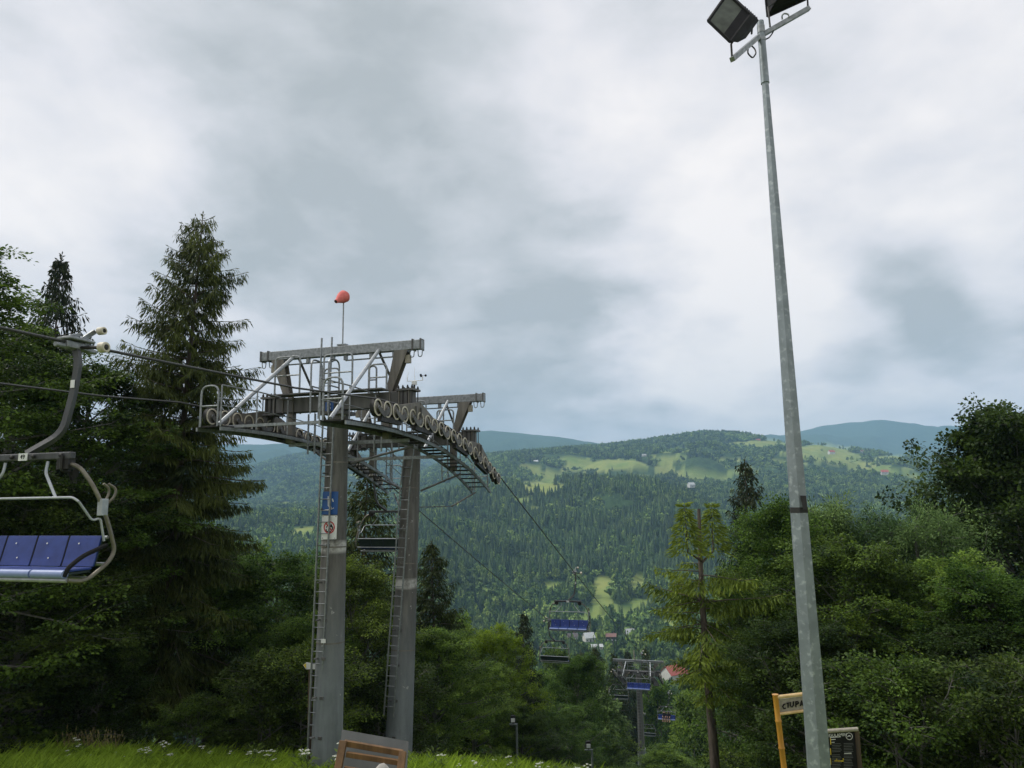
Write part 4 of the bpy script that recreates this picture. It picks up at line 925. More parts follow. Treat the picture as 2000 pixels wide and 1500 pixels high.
# --- haul rope, one strand each side
def rope(pts, name, label):
    r_ = MB(); r_.path(pts, .021, 8); o = r_.build(name, M['rope'], None, smooth=True); tag(o, label, 'cable', 'haul rope strands'); return o
def strand(side):
    v = side*GA; out = []
    z0 = wheel_z(-2.31)+RW; 
    for s, zr_ in ((-26, 1.86), (-18, 1.93), (-11, 2.00), (-8.9, 2.04), (-5.7, 2.12), (-3.4, 2.26)): out.append(W3(C1, v, s, zr_ if side > 0 else zr_+.10))
    for s in S_ALL: out.append(W3(C1, v, s, wheel_z(s)+RW))
    sa, sb = 7.10, s3-1.9; za, zb_ = wheel_z(sa)+RW, wheel_z3(sb)+RW
    for k in range(1, 12):
        t_ = k/12; out.append(W3(C1, v, sa+(sb-sa)*t_, za+(zb_-za)*t_-4*t_*(1-t_)*.25))
    for s in np.linspace(s3-1.9, s3+1.9, 5): out.append(W3(C1, v, s, wheel_z3(s)+RW))
    for s in (s3+15, s3+40, s3+90, s3+160): out.append(W3(C1, v, s, wheel_z3(s3+1.9)+RW-SLA*(s-s3-1.9)))
    return out
RP = {1: strand(1), -1: strand(-1)}
rope(RP[1], 'haul_rope', 'right strand of the haul rope over the sheaves facing the camera')
rope(RP[-1], 'haul_rope', 'left strand of the haul rope running behind the tower pillars')
def rope_at(side, s):
    P = RP[side]; ss = [float((p-C1)@U) for p in P]; return W3(C1, side*GA, s, float(np.interp(s, ss, [p[2] for p in P])))

# --- windsock on the front gantry
wp = PB(671, 590, C1); bz = 4.24; wv_ = float((wp-C1)@V)
WSK = empty('windsock', W3(C1, wv_, 0, bz), 'small faded red windsock on a thin pole above the front tower', 'windsock')
q = MB(); q.tube(W3(C1, wv_, 0, bz), W3(C1, wv_, 0, wp[2]), .02, 8); q.box(W3(C1, wv_, 0, bz+.03), (.14, .08, .02), (V, U, UPZ)); q.build('pole', M['galv'], WSK)
fr_ = MB(); hd_ = W3(C1, wv_, 0, wp[2]+.16)
q = MB(); dd_ = unit(np.array([-.45, -.75, -.62]))
q.lathe(hd_-dd_*.06, dd_, [(-.10, .045), (-.06, .125), (.02, .18), (.14, .165), (.26, .115), (.37, .065), (.43, .055), (.43, .045), (.30, .05)], 18); sk = q.build('sock', M['pinksock'], WSK, smooth=True)
q = MB(); q.lathe(hd_-dd_*.06, dd_, [(.412, .001), (.412, .044), (.434, .044), (.434, .001)], 12); q.build('mouth', M['rubber'], sk)
# --- weather sensor on the rear gantry
wz = 3.40; wa = PB(810, 741, C2); zt_ = wa[2]-.05
WST = empty('weather_sensor', W3(C2, .05, 0, wz), 'slim weather mast with spinning cups on the rear tower', 'sensor')
q = MB(); q.tube(W3(C2, .05, 0, wz), W3(C2, .05, 0, zt_-.12), .035, 8); q.build('mast', M['dark'], WST)
q = MB(); q.box(W3(C2, .05, 0, zt_-.08), (.08, .05, .06), (V, U, UPZ)); q.tube(W3(C2, -.22, 0, zt_), W3(C2, .36, 0, zt_), .013, 6); q.tube(W3(C2, .36, 0, zt_), W3(C2, .36, 0, zt_+.14), .018, 6); q.tube(W3(C2, -.22, 0, zt_), W3(C2, -.22, 0, zt_+.16), .016, 6); q.tube(W3(C2, -.22, 0, zt_+.16), W3(C2, -.17, 0, zt_+.32), .006, 4); q.tube(W3(C2, .06, 0, zt_), W3(C2, .06, 0, zt_+.48), .006, 4); q.build('sensor_arm', M['white'], WST)
for k in range(3):
    a_ = k*2.09+.3; c_ = W3(C2, .36, 0, zt_+.17)+V*math.cos(a_)*.11+U*math.sin(a_)*.11
    q = MB(); q.tube(W3(C2, .36, 0, zt_+.17), c_, .005, 4); q.lathe(c_, np.array([-math.sin(a_), math.cos(a_), 0]), [(-.035, .012), (-.02, .034), (.01, .042), (.03, .038), (.03, .002)], 10); q.build('cup', M['black'], WST, smooth=True)
# ------------------------------------------------------------------ chairs (local: origin at the grip, +y = the way the riders face)
def text_mesh(txt, size, mat, extr=.002, name='lettering'):
    cu = bpy.data.curves.new(name, 'FONT'); cu.body = txt; cu.size = size; cu.align_x = 'CENTER'; cu.align_y = 'CENTER'; cu.extrude = extr
    o = bpy.data.objects.new(name, cu); col.objects.link(o); bpy.context.view_layer.update()
    me = bpy.data.meshes.new_from_object(o.evaluated_get(bpy.context.evaluated_depsgraph_get())); col.objects.unlink(o); bpy.data.objects.remove(o)
    me.name = name; me.materials.clear(); me.materials.append(mat); return me
def make_chair():
    R_ = empty('chair', (0, 0, 0)); CX, CY, ZB = .34, .26, -1.42
    # grip: clamp body, springs, guide rollers
    g = MB(); g.box((0, 0, .0), (.05, .17, .045)); g.box((.0, .0, .075), (.11, .19, .016)); g.tube((0, -.30, -.03), (0, .30, -.03), .034, 10); g.box((.05, .05, .05), (.035, .10, .06)); g.box((-.03, -.12, .04), (.02, .03, .08))
    gr = g.build('grip', M['galv'], R_, bevel=.01)
    g = MB(); g.beam((-.02, -.02, .06), (-.02, -.24, .24), .03, .06); g.tube((-.02, -.24, .24), (-.12, -.24, .24), .018, 6); g.beam((.03, .12, .09), (.03, -.08, .17), .025, .045); g.build('grip_lever', M['galv'], gr)
    g = MB(); g.tube((0, -.02, -.02), (-.30, -.10, -.02), .022, 8); g.build('roller_axle', M['dark'], gr)
    for c, r_ in (((-.33, -.11, -.02), .070), ((-.14, -.24, .24), .052)):
        g = MB(); g.lathe(c, (-1, 0, 0), [(-.045, r_*.55), (-.045, r_), (.035, r_), (.045, r_*.85), (.045, r_*.55)], 18, close=True); rl = g.build('roller', M['cream'], gr, smooth=True)
        g = MB(); g.lathe(c, (-1, 0, 0), [(-.04, .001), (-.04, r_*.5), (.038, r_*.5), (.05, r_*.22), (.05, .001)], 14); g.build('roller_hub', M['dark'], gr, smooth=True)
    # hanger
    hp_ = rounded([(0, 0, -.02), (-.06, .0, -.22), (-.02, .0, -.62), (.05, .05, -1.13), (CX, CY, ZB+.04)], .16, 5)
    h = MB()
    for i in range(len(hp_)-1): h.beam(hp_[i], hp_[i+1]+(hp_[i+1]-hp_[i])*.02, .070, .070, (1, .2, 0))
    hh = h.build('hanger', M['hanger'], R_)
    h = MB(); h.box((-.045, .05, -.50), (.03, .004, .05)); h.build('hanger_sticker', M['white'], hh)
    # crossbar and number
    h = MB(); h.beam((CX-.72, CY, ZB), (CX+.72, CY, ZB), .085, .085); cb = h.build('crossbar', M['hanger'], R_, bevel=.012)
    for dx in (-.60, -.17, .17, .60):
        h = MB(); h.lathe((CX+dx, CY+.052, ZB), (0, 1, 0), [(0, .026), (.02, .026), (.03, .015)], 8); h.build('bolt', M['dark'], cb)
    for dx in (-.62, .62):
        h = MB(); h.path(rounded([(CX+dx, CY-.06, ZB), (CX+dx, CY-.06, ZB-.18), (CX+dx, CY+.06, ZB-.18), (CX+dx, CY+.06, ZB)], .05), .022, 6); h.box((CX+dx, CY, ZB-.10), (.09, .05, .06)); h.build('saddle', M['dark'], cb)
    h = MB(); h.box((CX, CY+.054, ZB), (.07, .004, .045)); npl = h.build('number_plate', M['white'], R_)
    # bail: tube from the crossbar out and down both sides, under the seat
    ZS = -2.76; hw = .98
    for sg in (-1, 1):
        P = rounded([(CX+sg*.50, CY, ZB-.10), (CX+sg*.80, CY, ZB-.10), (CX+sg*1.01, CY-.10, ZB-.42), (CX+sg*1.06, CY-.27, ZB-.85), (CX+sg*1.08, CY-.36, ZB-1.15), (CX+sg*1.07, CY-.28, ZS+.06), (CX+sg*1.02, CY-.02, ZS-.13), (CX+sg*1.0, CY+.20, ZS-.09)], .22, 6)
        h = MB(); h.path(P, .025, 9); bl = h.build('bail', M['tan'], R_, smooth=True)
        h = MB(); h.box((CX+sg*1.035, CY-.18, ZB-.62), (.035, .05, .10)); h.build('clamp', M['galv_new'], bl, bevel=.008)
        # raised safety bar side arm, hooks of the foot rest
        P = rounded([(CX+sg*1.05, CY-.22, ZS+.32), (CX+sg*1.03, CY-.16, ZS+.60), (CX+sg*1.0, CY-.08, ZB-.78), (CX+sg*.97, CY+.10, ZB-.55)], .1, 4)
        h = MB(); h.path(P, .014, 7); h.build('safety_arm', M['galv_new'], R_, smooth=True)
        for k in (0, 1):
            P = rounded([(CX+sg*1.0, CY-.12-.06-.05*k, ZB-.62), (CX+sg*(1.02+.03*k), CY-.12-.14-.07*k, ZB-.50), (CX+sg*(1.02+.03*k), CY-.12-.16-.07*k, ZB-.40), (CX+sg*(1.0), CY-.12-.08-.07*k, ZB-.34)], .05, 4)
            h = MB(); h.path(P, .016, 6); h.build('hook', M['tan'], R_, smooth=True)
        h = MB(); h.path(rounded([(CX+sg*.34*1, CY, ZB-.06), (CX+sg*.34, CY+.02, ZB-.20), (CX+sg*.62, CY+.10, ZB-.50)], .05), .017, 7); h.build('safety_stay', M['galv_new'], R_, smooth=True)
        # arm rest
        h = MB(); h.path(rounded([(CX+sg*1.05, CY-.26, ZS+.27), (CX+sg*1.01, CY+.02, ZS+.17), (CX+sg*.99, CY+.19, ZS+.05), (CX+sg*.97, CY+.22, ZS-.05)], .08), .027, 7); h.build('armrest', M['black'], R_, smooth=True)
    P = rounded([(CX-.97, CY+.10, ZB-.55), (CX-.90, CY+.12, ZB-.50), (CX+.90, CY+.12, ZB-.50), (CX+.97, CY+.10, ZB-.55)], .06)
    h = MB(); h.path(P, .015, 8); h.build('safety_bar', M['galv_new'], R_, smooth=True)
    h = MB(); h.tube((CX-1.0, CY+.20, ZS-.09), (CX+1.0, CY+.20, ZS-.09), .026, 8); h.tube((CX-.98, CY-.10, ZS-.10), (CX+.98, CY-.10, ZS-.10), .024, 8); h.tube((CX-1.03, CY-.29, ZS+.36), (CX+1.03, CY-.29, ZS+.36), .019, 8); h.tube((CX-1.03, CY-.27, ZS+.05), (CX+1.03, CY-.27, ZS+.05), .019, 8); h.build('seat_frame', M['galv_new'], R_, smooth=True)
    CY -= .10
    n = 4; w = 1.98/n
    for i in range(n):
        xc = CX-.99+w*(i+.5); hw_ = w/2-.014
        # back: slightly curved shell leaning back
        prof = [(-.06, ZS+.03), (-.085, ZS+.11), (-.115, ZS+.23), (-.145, ZS+.35), (-.155, ZS+.38)]
        b = MB()
        for a, c in zip(prof[:-1], prof[1:]): b.hexa([(xc-hw_, CY+a[0]-.010, a[1]), (xc+hw_, CY+a[0]-.010, a[1]), (xc+hw_, CY+a[0]+.010, a[1]), (xc-hw_, CY+a[0]+.010, a[1]), (xc-hw_, CY+c[0]-.010, c[1]), (xc+hw_, CY+c[0]-.010, c[1]), (xc+hw_, CY+c[0]+.010, c[1]), (xc-hw_, CY+c[0]+.010, c[1])])
        bo = b.build('backrest', M['blue'], R_)
        b = MB()
        for a, c in zip(prof[:-1], prof[1:]): b.hexa([(xc-hw_-.004, CY+a[0]-.026, a[1]-.003), (xc+hw_+.004, CY+a[0]-.026, a[1]-.003), (xc+hw_+.004, CY+a[0]-.0115, a[1]-.003), (xc-hw_-.004, CY+a[0]-.0115, a[1]-.003), (xc-hw_-.004, CY+c[0]-.026, c[1]), (xc+hw_+.004, CY+c[0]-.026, c[1]), (xc+hw_+.004, CY+c[0]-.0115, c[1]), (xc-hw_-.004, CY+c[0]-.0115, c[1])])
        b.build('back_shell', M['seatback'], bo)
        for dx, zq, yq in ((.06, .29, -.123), (-.02, .12, -.082)):
            b = MB(); b.lathe((xc+dx, CY+yq+.010, ZS+zq), (0, 1, .35), [(0, .011), (.006, .009), (.006, .001)], 8); b.build('rivet', M['white'], bo)
        s_ = MB(); s_.box((xc, CY+.13, ZS+.01), (hw_, .175, .014)); so = s_.build('seat', M['blue'], R_, bevel=.008)
        s_ = MB(); s_.lathe((xc-hw_, CY+.315, ZS-.022), (1, 0, 0), [(0, .001), (0, .048), (2*hw_, .048), (2*hw_, .001)], 12); s_.build('seat_edge', M['palestrip'], so, smooth=True)
        s_ = MB(); s_.box((xc, CY+.13, ZS-.022), (hw_-.01, .16, .012)); s_.build('seat_pan', M['seatback'], so)
        if i < n-1:
            s_ = MB(); s_.tube((xc+w/2, CY-.065, ZS+.02), (xc+w/2, CY-.15, ZS+.38), .012, 6); s_.build('seam_strap', M['black'], R_)
    return R_
chair0 = make_chair()
def set_text(chair, txt, size=.075):
    npl = [c for c in chair.children if c.name.startswith('number_plate')][0]
    t_ = link('number', text_mesh(txt, size, M['black'], name='number'), None, npl); t_.location = (.34, .26+.0605, -1.42); t_.rotation_euler = (math.pi/2, 0, math.pi); return t_
CH = 'chairs hanging on the lift'
specs = [(1, None, (150, 662), 'near blue four-seat chair numbered 49 at the left edge'),
         (1, None, (1122, 1113), 'blue chair facing the camera alone below the tower, mid-line'),
         (1, None, (1253, 1283), 'blue chair half hidden by spruce in front of the lower tower'),
         (1, None, (1307, 1378), 'blue chair carrying two riders beyond the lower tower'),
         (-1, None, (733, 940), 'empty dark-backed chair hanging between the two tower pillars'),
         (-1, None, (1073, 1258), 'empty chair seen from behind below the lone blue chair'),
         (-1, None, (1201, 1339), 'empty chair seen from behind left of the lower tower'),
         (-1, None, (1260, 1412), 'farthest empty chair, low right of the lower tower pillar')]
CHAIRS = []
for i, (side, _, pp, lab) in enumerate(specs):
    o = chair0 if i == 0 else copy_tree(chair0)
    s = float((PL(pp[0], pp[1], 0 if side > 0 else 2*GA)-C1)@U); p = rope_at(side, s)
    o.location = tuple(p-UPZ*.03); fdir = -U if side > 0 else U
    o.rotation_euler = (0, 0, math.atan2(fdir[1], fdir[0])-math.pi/2); tag(o, lab, 'chairlift chair', CH); CHAIRS.append(o)
set_text(CHAIRS[0], '49')

# --- two riders on the far chair: seated figures grown with a skin modifier
def rider(name, label, x, top, hairlen):
    ch = CHAIRS[3]; bm = bpy.data.meshes.new(name)
    J = [(0, 0, .02), (0, -.02, .22), (0, -.03, .42), (0, -.01, .52), (0, .01, .60), (0, .01, .70),      # pelvis .. head
         (-.17, -.02, .46), (-.22, .03, .22), (-.16, .22, .14), (-.13, .29, .14),                     # arms rest on the lap
         (.17, -.02, .46), (.22, .03, .22), (.16, .22, .14), (.13, .29, .14),
         (-.10, .04, .02), (-.12, .44, .05), (-.12, .47, -.36), (-.12, .58, -.40), (.10, .04, .02), (.12, .44, .05), (.13, .46, -.36), (.13, .57, -.40)]
    E_ = [(0, 1), (1, 2), (2, 3), (3, 4), (4, 5), (2, 6), (6, 7), (7, 8), (8, 9), (2, 10), (10, 11), (11, 12), (12, 13), (0, 14), (14, 15), (15, 16), (16, 17), (0, 18), (18, 19), (19, 20), (20, 21)]
    RR = [.15, .13, .15, .06, .09, .085, .065, .045, .038, .04, .065, .045, .038, .04, .10, .065, .048, .04, .10, .065, .048, .04]
    bm.from_pydata(J, E_, []); bm.update()
    o = link(name, bm, M['cloth']); o.parent = None
    md = o.modifiers.new('skin', 'SKIN'); bm.skin_vertices.new() if not bm.skin_vertices else None
    for k, sv in enumerate(bm.skin_vertices[0].data): sv.radius = (RR[k], RR[k]*.85); sv.use_root = (k == 0)
    o.modifiers.new('smooth', 'SUBSURF').levels = 1
    bpy.context.view_layer.update(); me2 = bpy.data.meshes.new_from_object(o.evaluated_get(bpy.context.evaluated_depsgraph_get())); o.modifiers.clear(); o.data = me2
    me2.materials.clear(); me2.materials.append(M['cloth']); me2.materials.append(M['skin'])
    for p in me2.polygons:
        c = p.center; p.use_smooth = True
        p.material_index = 1 if (c.z > .50 or (c.y > .16 and c.z > .08 and abs(c.x) > .09 and c.z < .3) or (c.y > .36 and c.z < -.02 and c.y < .53)) else 0
    h = MB(); h.lathe((0, -.015, .66), (0, 0, 1), [(-.10-hairlen, .06), (-.04, .098), (.04, .105), (.09, .075), (.12, .02)], 12)
    ho = h.build('hair', M['hair'], o, smooth=True); ho.scale = (1, .9, 1)
    o.matrix_world = Matrix.Translation(ch.location) @ Matrix.Rotation(ch.rotation_euler.z, 4, 'Z') @ Matrix.Translation((x, .26-.08, -2.76+.13))
    return tag(o, label, 'person')
rider('person', 'seated rider in dark top on the left of the far blue chair', .34+.28, 0, .02)
rider('person', 'seated rider in dark top on the right of the far blue chair', .34-.22, 0, .14)
# ------------------------------------------------------------------ floodlight pole on the right
LY = 8.0; lb = at(1600, 1500, LY); lx = lb[0]; lg_ = gz(lx, LY)
ltop = at(1485, 42, LY)
LP = empty('lamp_pole', (lx, LY, lg_), 'tall galvanised lamp pole with black tape and two floodlight arms', 'lamp pole')
def ring_pts(c, r, n, a0=.35): return [c+np.array([math.cos(2*math.pi*k/n+a0), math.sin(2*math.pi*k/n+a0), 0])*r for k in range(n)]
foot = np.array([lx, LY, lg_-.1]); tt = np.array([ltop[0], LY, ltop[2]])
joint = at(1492, 160, LY)
axis_ = unit(tt-foot)
q = MB(); zt_ = joint[2]; f_ = (zt_-foot[2])/(tt[2]-foot[2]); jp = foot+(tt-foot)*f_
def octo(mb, p0, r0, p1, r1, n=6, a0=.25):
    A = ring_pts(p0, r0, n, a0); B = ring_pts(p1, r1, n, a0); mb.add(A+B, [(i, (i+1) % n, n+(i+1) % n, n+i) for i in range(n)]+[tuple(range(n-1, -1, -1)), tuple(range(n, 2*n))])
octo(q, foot, .142, jp, .044); q.build('shaft', M['spangle'], LP, bevel=.004)
q = MB(); q.path([jp-axis_*.02, jp+axis_*.02, tt], .05, 16, rs=[.050, .049, .041]); q.build('spigot', M['spangle'], LP, smooth=True)
q = MB(); q.path([tt-axis_*.16, tt-axis_*.06], .046, 16); q.build('collar', M['galv'], LP, smooth=True); q = MB(); q.path([tt-axis_*.27, tt-axis_*.22], .047, 16); q.build('collar', M['galv'], LP, smooth=True)
# tape: a band and a loose flap
tb = foot+(tt-foot)*((at(1560, 996, LY)[2]-foot[2])/(tt[2]-foot[2])); rr = .142+(.044-.142)*((tb[2]-foot[2])/(jp[2]-foot[2]))
q = MB(); octo(q, tb-UPZ*.03+np.array([0, 0, 0]), rr+.003, tb+UPZ*.03, rr+.002); tp = q.build('tape_band', M['rubber'], LP)
q = MB(); a_ = at(1563, 968, LY-.10); b_ = at(1574, 968, LY-.10); c_ = at(1577, 992, LY-.12); d_ = at(1569, 996, LY-.12); q.plate([a_, b_, c_, d_], .004, (0, 1, 0)); q.build('tape_flap', M['rubber'], LP)
# arms: square tubes from the collar
def arm(px0, py0, Y0, px1, py1, Y1):
    a, b = at(px0, py0, Y0), at(px1, py1, Y1); q = MB(); q.beam(a, b, .055, .055); q.build('arm', M['galv'], LP, bevel=.004); return a, b
armL = arm(1481, 72, LY-.03, 1430, 116, LY-.62); armR = arm(1489, 68, LY+.02, 1580, 16, LY+.10)
q = MB(); q.path(rounded([at(1462, 90, LY-.22), at(1460, 104, LY-.22), at(1470, 114, LY-.2), at(1477, 104, LY-.18), at(1474, 95, LY-.15), at(1464, 86, LY-.12)], .03), .009, 6); q.build('cable', M['dark'], LP, smooth=True)
q = MB(); q.path(rounded([at(1492, 78, LY), at(1502, 74, LY), at(1508, 66, LY+.02), at(1511, 60, LY+.02)], .03), .009, 6); q.build('cable', M['dark'], LP, smooth=True)
q = MB(); q.path(rounded([at(1528, 38, LY+.02), at(1527, 30, LY), at(1532, 26, LY), at(1540, 28, LY+.03), at(1541, 34, LY+.03)], .03), .010, 6); q.build('cable', M['galv'], LP, smooth=True)
# floodlight heads: box widening to a glass front, on a yoke
def floodlight(label, F4, depth, back, yoke, group, shade=False):
    """F4: four corners of the glass front; back: direction away from the front"""
    c = sum(F4)/4; n = unit(back); base = yoke[0]
    L = empty('floodlight', tuple(base), label, 'floodlight', group)
    ins = [c+(p-c)*.70+n*depth for p in F4]; mid = [c+(p-c)*.97+n*depth*.45 for p in F4]
    q = MB(); q.add(list(F4)+mid+ins, [(i, (i+1) % 4, 4+(i+1) % 4, 4+i) for i in range(4)]+[(4+i, 4+(i+1) % 4, 8+(i+1) % 4, 8+i) for i in range(4)]+[(8, 9, 10, 11), (3, 2, 1, 0)])
    hs = q.build('housing', M['black'], L, bevel=.012)
    q = MB()
    for a in range(4): q.beam(F4[a]-n*.008, F4[(a+1) % 4]-n*.008, .028, .028, n)
    q.build('front_frame', M['black'], L)
    gl = [c+(p-c)*.93-n*.006 for p in F4]
    q = MB(); q.add(gl, [(0, 1, 2, 3)]); q.build('glass', M['lampglass'], L)
    if shade: q = MB(); q.plate([F4[1]-n*.012, F4[2]-n*.012, F4[2]*.68+F4[3]*.32-n*.012, F4[1]*.68+F4[0]*.32-n*.012], .006, n); q.build('glare_shield', M['black'], L)
    q = MB()
    for a in np.linspace(.15, .85, 7):
        s0_ = ins[0]+(ins[1]-ins[0])*a; s1_ = ins[3]+(ins[2]-ins[3])*a; q.beam(s0_+n*.012, s1_+n*.012, .006, .05, n)
    q.build('cooling_fin', M['black'], hs)
    q = MB(); q.path(yoke, .012, 6); q.build('yoke', M['dark'], L)
    return L
gm = bpy.data.materials.new('lamp_glass'); gm.use_nodes = True; b_ = gm.node_tree.nodes['Principled BSDF']; b_.inputs['Base Color'].default_value = (.10, .115, .095, 1); b_.inputs['Roughness'].default_value = .3; b_.inputs['Specular IOR Level'].default_value = .25; b_.inputs['Metallic'].default_value = .0; b_.inputs['Coat Weight'].default_value = .0
tn = gm.node_tree.nodes.new('ShaderNodeTexNoise'); tn.inputs['Scale'].default_value = 5; rp_ = gm.node_tree.nodes.new('ShaderNodeValToRGB'); gm.node_tree.links.new(tn.outputs['Fac'], rp_.inputs[0]); rp_.color_ramp.elements[0].color = (.018, .020, .014, 1); rp_.color_ramp.elements[1].color = (.12, .14, .11, 1); gm.node_tree.links.new(rp_.outputs[0], b_.inputs['Base Color'])  # mottled glass; dark green tone stands in for the reflection of trees
M['lampglass'] = gm
YL = LY-.45
F4 = [at(1384, 41, YL-.22), at(1427, 82, YL-.30), at(1466, 30, YL-.16), at(1421, -12, YL-.06)]
fc = sum(F4)/4; bk = unit(np.array([.62, .55, .25]))
floodlight('left floodlight on the lamp pole showing its glass front', F4, .36, bk, [armL[1]+UPZ*.02, at(1428, 86, YL-.10), at(1447, 60, YL+.02), at(1470, 40, YL+.02), at(1468, 66, LY-.2)], 'floodlights on the lamp pole', True)
F4 = [at(1500, 31, LY+.26), at(1493, -40, LY+.26), at(1570, -80, LY+.26), at(1579, -5, LY+.26)]
floodlight('right floodlight on the lamp pole seen from its dark underside', F4, .26, unit(np.array([.02, -.9, .05])), [armR[1]-(armR[1]-armR[0])*.02+UPZ*.02, at(1577, -6, LY+.12), at(1540, -14, LY+.2), at(1500, 14, LY+.08), at(1504, 52, LY+.04)], 'floodlights on the lamp pole')

# ------------------------------------------------------------------ signs on the front pillar
def panel(name, label, cat, corners, th, mat, sidemat=None):
    c = sum(corners)/4; o = empty(name, tuple(c), label, cat); q = MB(); n = unit(np.cross(corners[1]-corners[0], corners[3]-corners[0]))
    q.plate(corners, th, n); q.build('panel', mat, o); return o, n
CS = C1-U*.43
def ps(px, py, du=0.0): return PB(px, py, CS-U*du)
blue, bn = panel('information_sign', 'blue sign with white chair pictogram on the front pillar', 'sign', [ps(628, 1005), ps(659, 1005), ps(661, 960), ps(631, 960)], .006, M['signblue'])
q = MB()
def stroke(mb, pts, w, du):           # flat strip through pixel points
    P = [ps(x, y, du) for x, y in pts]
    for a, b in zip(P[:-1], P[1:]): mb.beam(a, b, .003, w, np.cross(b-a, U))
stroke(q, [(641, 969), (641, 988), (646, 990)], .022, .008); stroke(q, [(644, 976), (644, 987)], .05, .009); stroke(q, [(649, 974), (651, 980)], .035, .008); stroke(q, [(634, 996), (646, 995), (652, 992)], .016, .008); stroke(q, [(645, 988), (647, 993)], .03, .010)
q.build('pictogram', M['white'], blue)
wht, _ = panel('prohibition_sign', 'white sign with red no-swinging circle below the blue sign', 'sign', [ps(627, 1054, .01), ps(657, 1053, .01), ps(659, 1007, .01), ps(629, 1007, .01)], .006, M['white'])
cc_ = ps(643, 1030, .02); q = MB(); q.lathe(cc_, -U, [(0, .135), (0, .165), (.003, .165), (.003, .135)], 32, close=True); d1 = unit(V*.68-UPZ*.72); q.beam(cc_-d1*.14-U*.002, cc_+d1*.14-U*.002, .003, .028, np.cross(d1, U)); q.build('red_ring', M['red'], wht)
q = MB()
stroke(q, [(637, 1033), (637, 1037), (641, 1039), (646, 1038)], .03, .018); stroke(q, [(645, 1028), (650, 1029), (649, 1035)], .03, .018); q.lathe(ps(647, 1026, .018), -U, [(0, .001), (0, .026), (.003, .026), (.003, .001)], 12); stroke(q, [(637, 1031), (639, 1027)], .022, .018); stroke(q, [(641, 1024), (642, 1021)], .014, .018)
q.build('pictogram', M['black'], wht)
for xx, yy in ((631, 1009), (656, 1009), (630, 1051), (654, 1051)):
    b = MB(); b.lathe(ps(xx, yy, .014), -U, [(0, .012), (.006, .010), (.006, .001)], 8); b.build('bolt', M['dark'], wht)
stp = MB()
nt_, _ = panel('number_tag', 'small white number tag on the front ladder', 'tag', [ps(627, 1256, .10), ps(636, 1256, .10), ps(636, 1248, .10), ps(627, 1248, .10)], .006, M['white'])
stk = empty('sticker', tuple(ps(622, 1432, .02)), 'blue-green graffiti sticker low on the front pillar', 'sticker')
q = MB(); q.plate([ps(616, 1437, -.02), ps(628, 1436, -.02), ps(628, 1426, -.02), ps(617, 1427, -.02)], .004, U); q.build('print', M['cyan'], stk)
# arrow signpost behind the ladder
AY = 19.9; a0 = at(603, 1500, AY); ag = gz(a0[0], AY)
AP = empty('signpost', (a0[0], AY, ag), 'brown wooden signpost with white arrow board left of the front pillar', 'signpost')
q = MB(); tp_ = at(607, 1296, AY); q.path([np.array([a0[0], AY, ag-.1]), np.array([tp_[0], AY, tp_[2]])], .055, 10, rs=[.06, .05]); q.build('post', M['oldwood'], AP, smooth=True)
q = MB(); q.plate([at(617, 1307, AY-.08), at(598, 1307, AY-.08), at(592, 1299, AY-.08), at(598, 1294, AY-.08), at(617, 1296, AY-.08)], .02, (0, 1, 0)); ab = q.build('arrow_board', M['white'], AP)
q = MB(); q.plate([at(598, 1306, AY-.095), at(592.5, 1299, AY-.095), at(598, 1295, AY-.095)], .006, (0, 1, 0)); q.build('arrow_tip', M['yellow'], ab)
# ------------------------------------------------------------------ back of a tilted board, lower centre
BY = 11.5
def pb(x, y, dY=0.0): return at(x, y, BY+dY)
gb = gz(pb(730, 1500)[0], BY)
BD = empty('information_board', (pb(730, 1500)[0], BY+.2, gb), 'back of a grey tilted board on a brown wooden frame below the tower', 'board')
q = MB(); q.plate([pb(668, 1425, .75), pb(798, 1448, .75), pb(792, 1560, .35), pb(655, 1545, .35)], .02, np.cross(pb(798, 1448, .75)-pb(668, 1425, .75), pb(655, 1545, .35)-pb(668, 1425, .75))); q.build('sheet', M['sheet'], BD)
def plank(name, a, b, w, h, upv=(0, 0, 1)):
    q = MB(); q.beam(a, b, w, h, upv); return q.build(name, M['wood'], BD, bevel=.006)
plank('crossbar', pb(672, 1451, .28), pb(787, 1471, .28), .07, .085); plank('crossbar', pb(676, 1473, .17), pb(778, 1489, .17), .06, .075)
plank('crossbar', pb(672, 1500, .02), pb(776, 1516, .02), .05, .05)
plank('upright', pb(671, 1447, .25), np.array([pb(650, 1520)[0]-.03, BY-.35, gb-.1]), .11, .10, (0, 1, 0)); plank('upright', pb(787, 1468, .25), np.array([pb(772, 1520)[0], BY-.35, gb-.1]), .11, .10, (0, 1, 0))
q = MB(); r2 = np.random.default_rng(3)
sc_ = at(746, 1508, BY-.25)
import bmesh as _bm
b2 = _bm.new(); _bm.ops.create_icosphere(b2, subdivisions=3, radius=.13)
for v_ in b2.verts: v_.co *= 1+.30*(float(fbm(np.array([v_.co.x*7+3]), np.array([v_.co.y*7+v_.co.z*5]), 3, 8)[0])); v_.co.z *= .8
sm = bpy.data.meshes.new('boulder'); b2.to_mesh(sm); b2.free(); sm.polygons.foreach_set('use_smooth', np.ones(len(sm.polygons), bool)); sm.materials.append(M['stone'])
so = link('boulder', sm); bzg = gz(sc_[0], sc_[1])-.06; zt2 = at(746, 1493, BY-.25)[2]; so.scale = (1.7, 1.4, (zt2-bzg)/2/.105)
so.location = (sc_[0], sc_[1], (zt2+bzg)/2); tag(so, 'pale stone in front of the wooden frame at the bottom edge', 'stone')
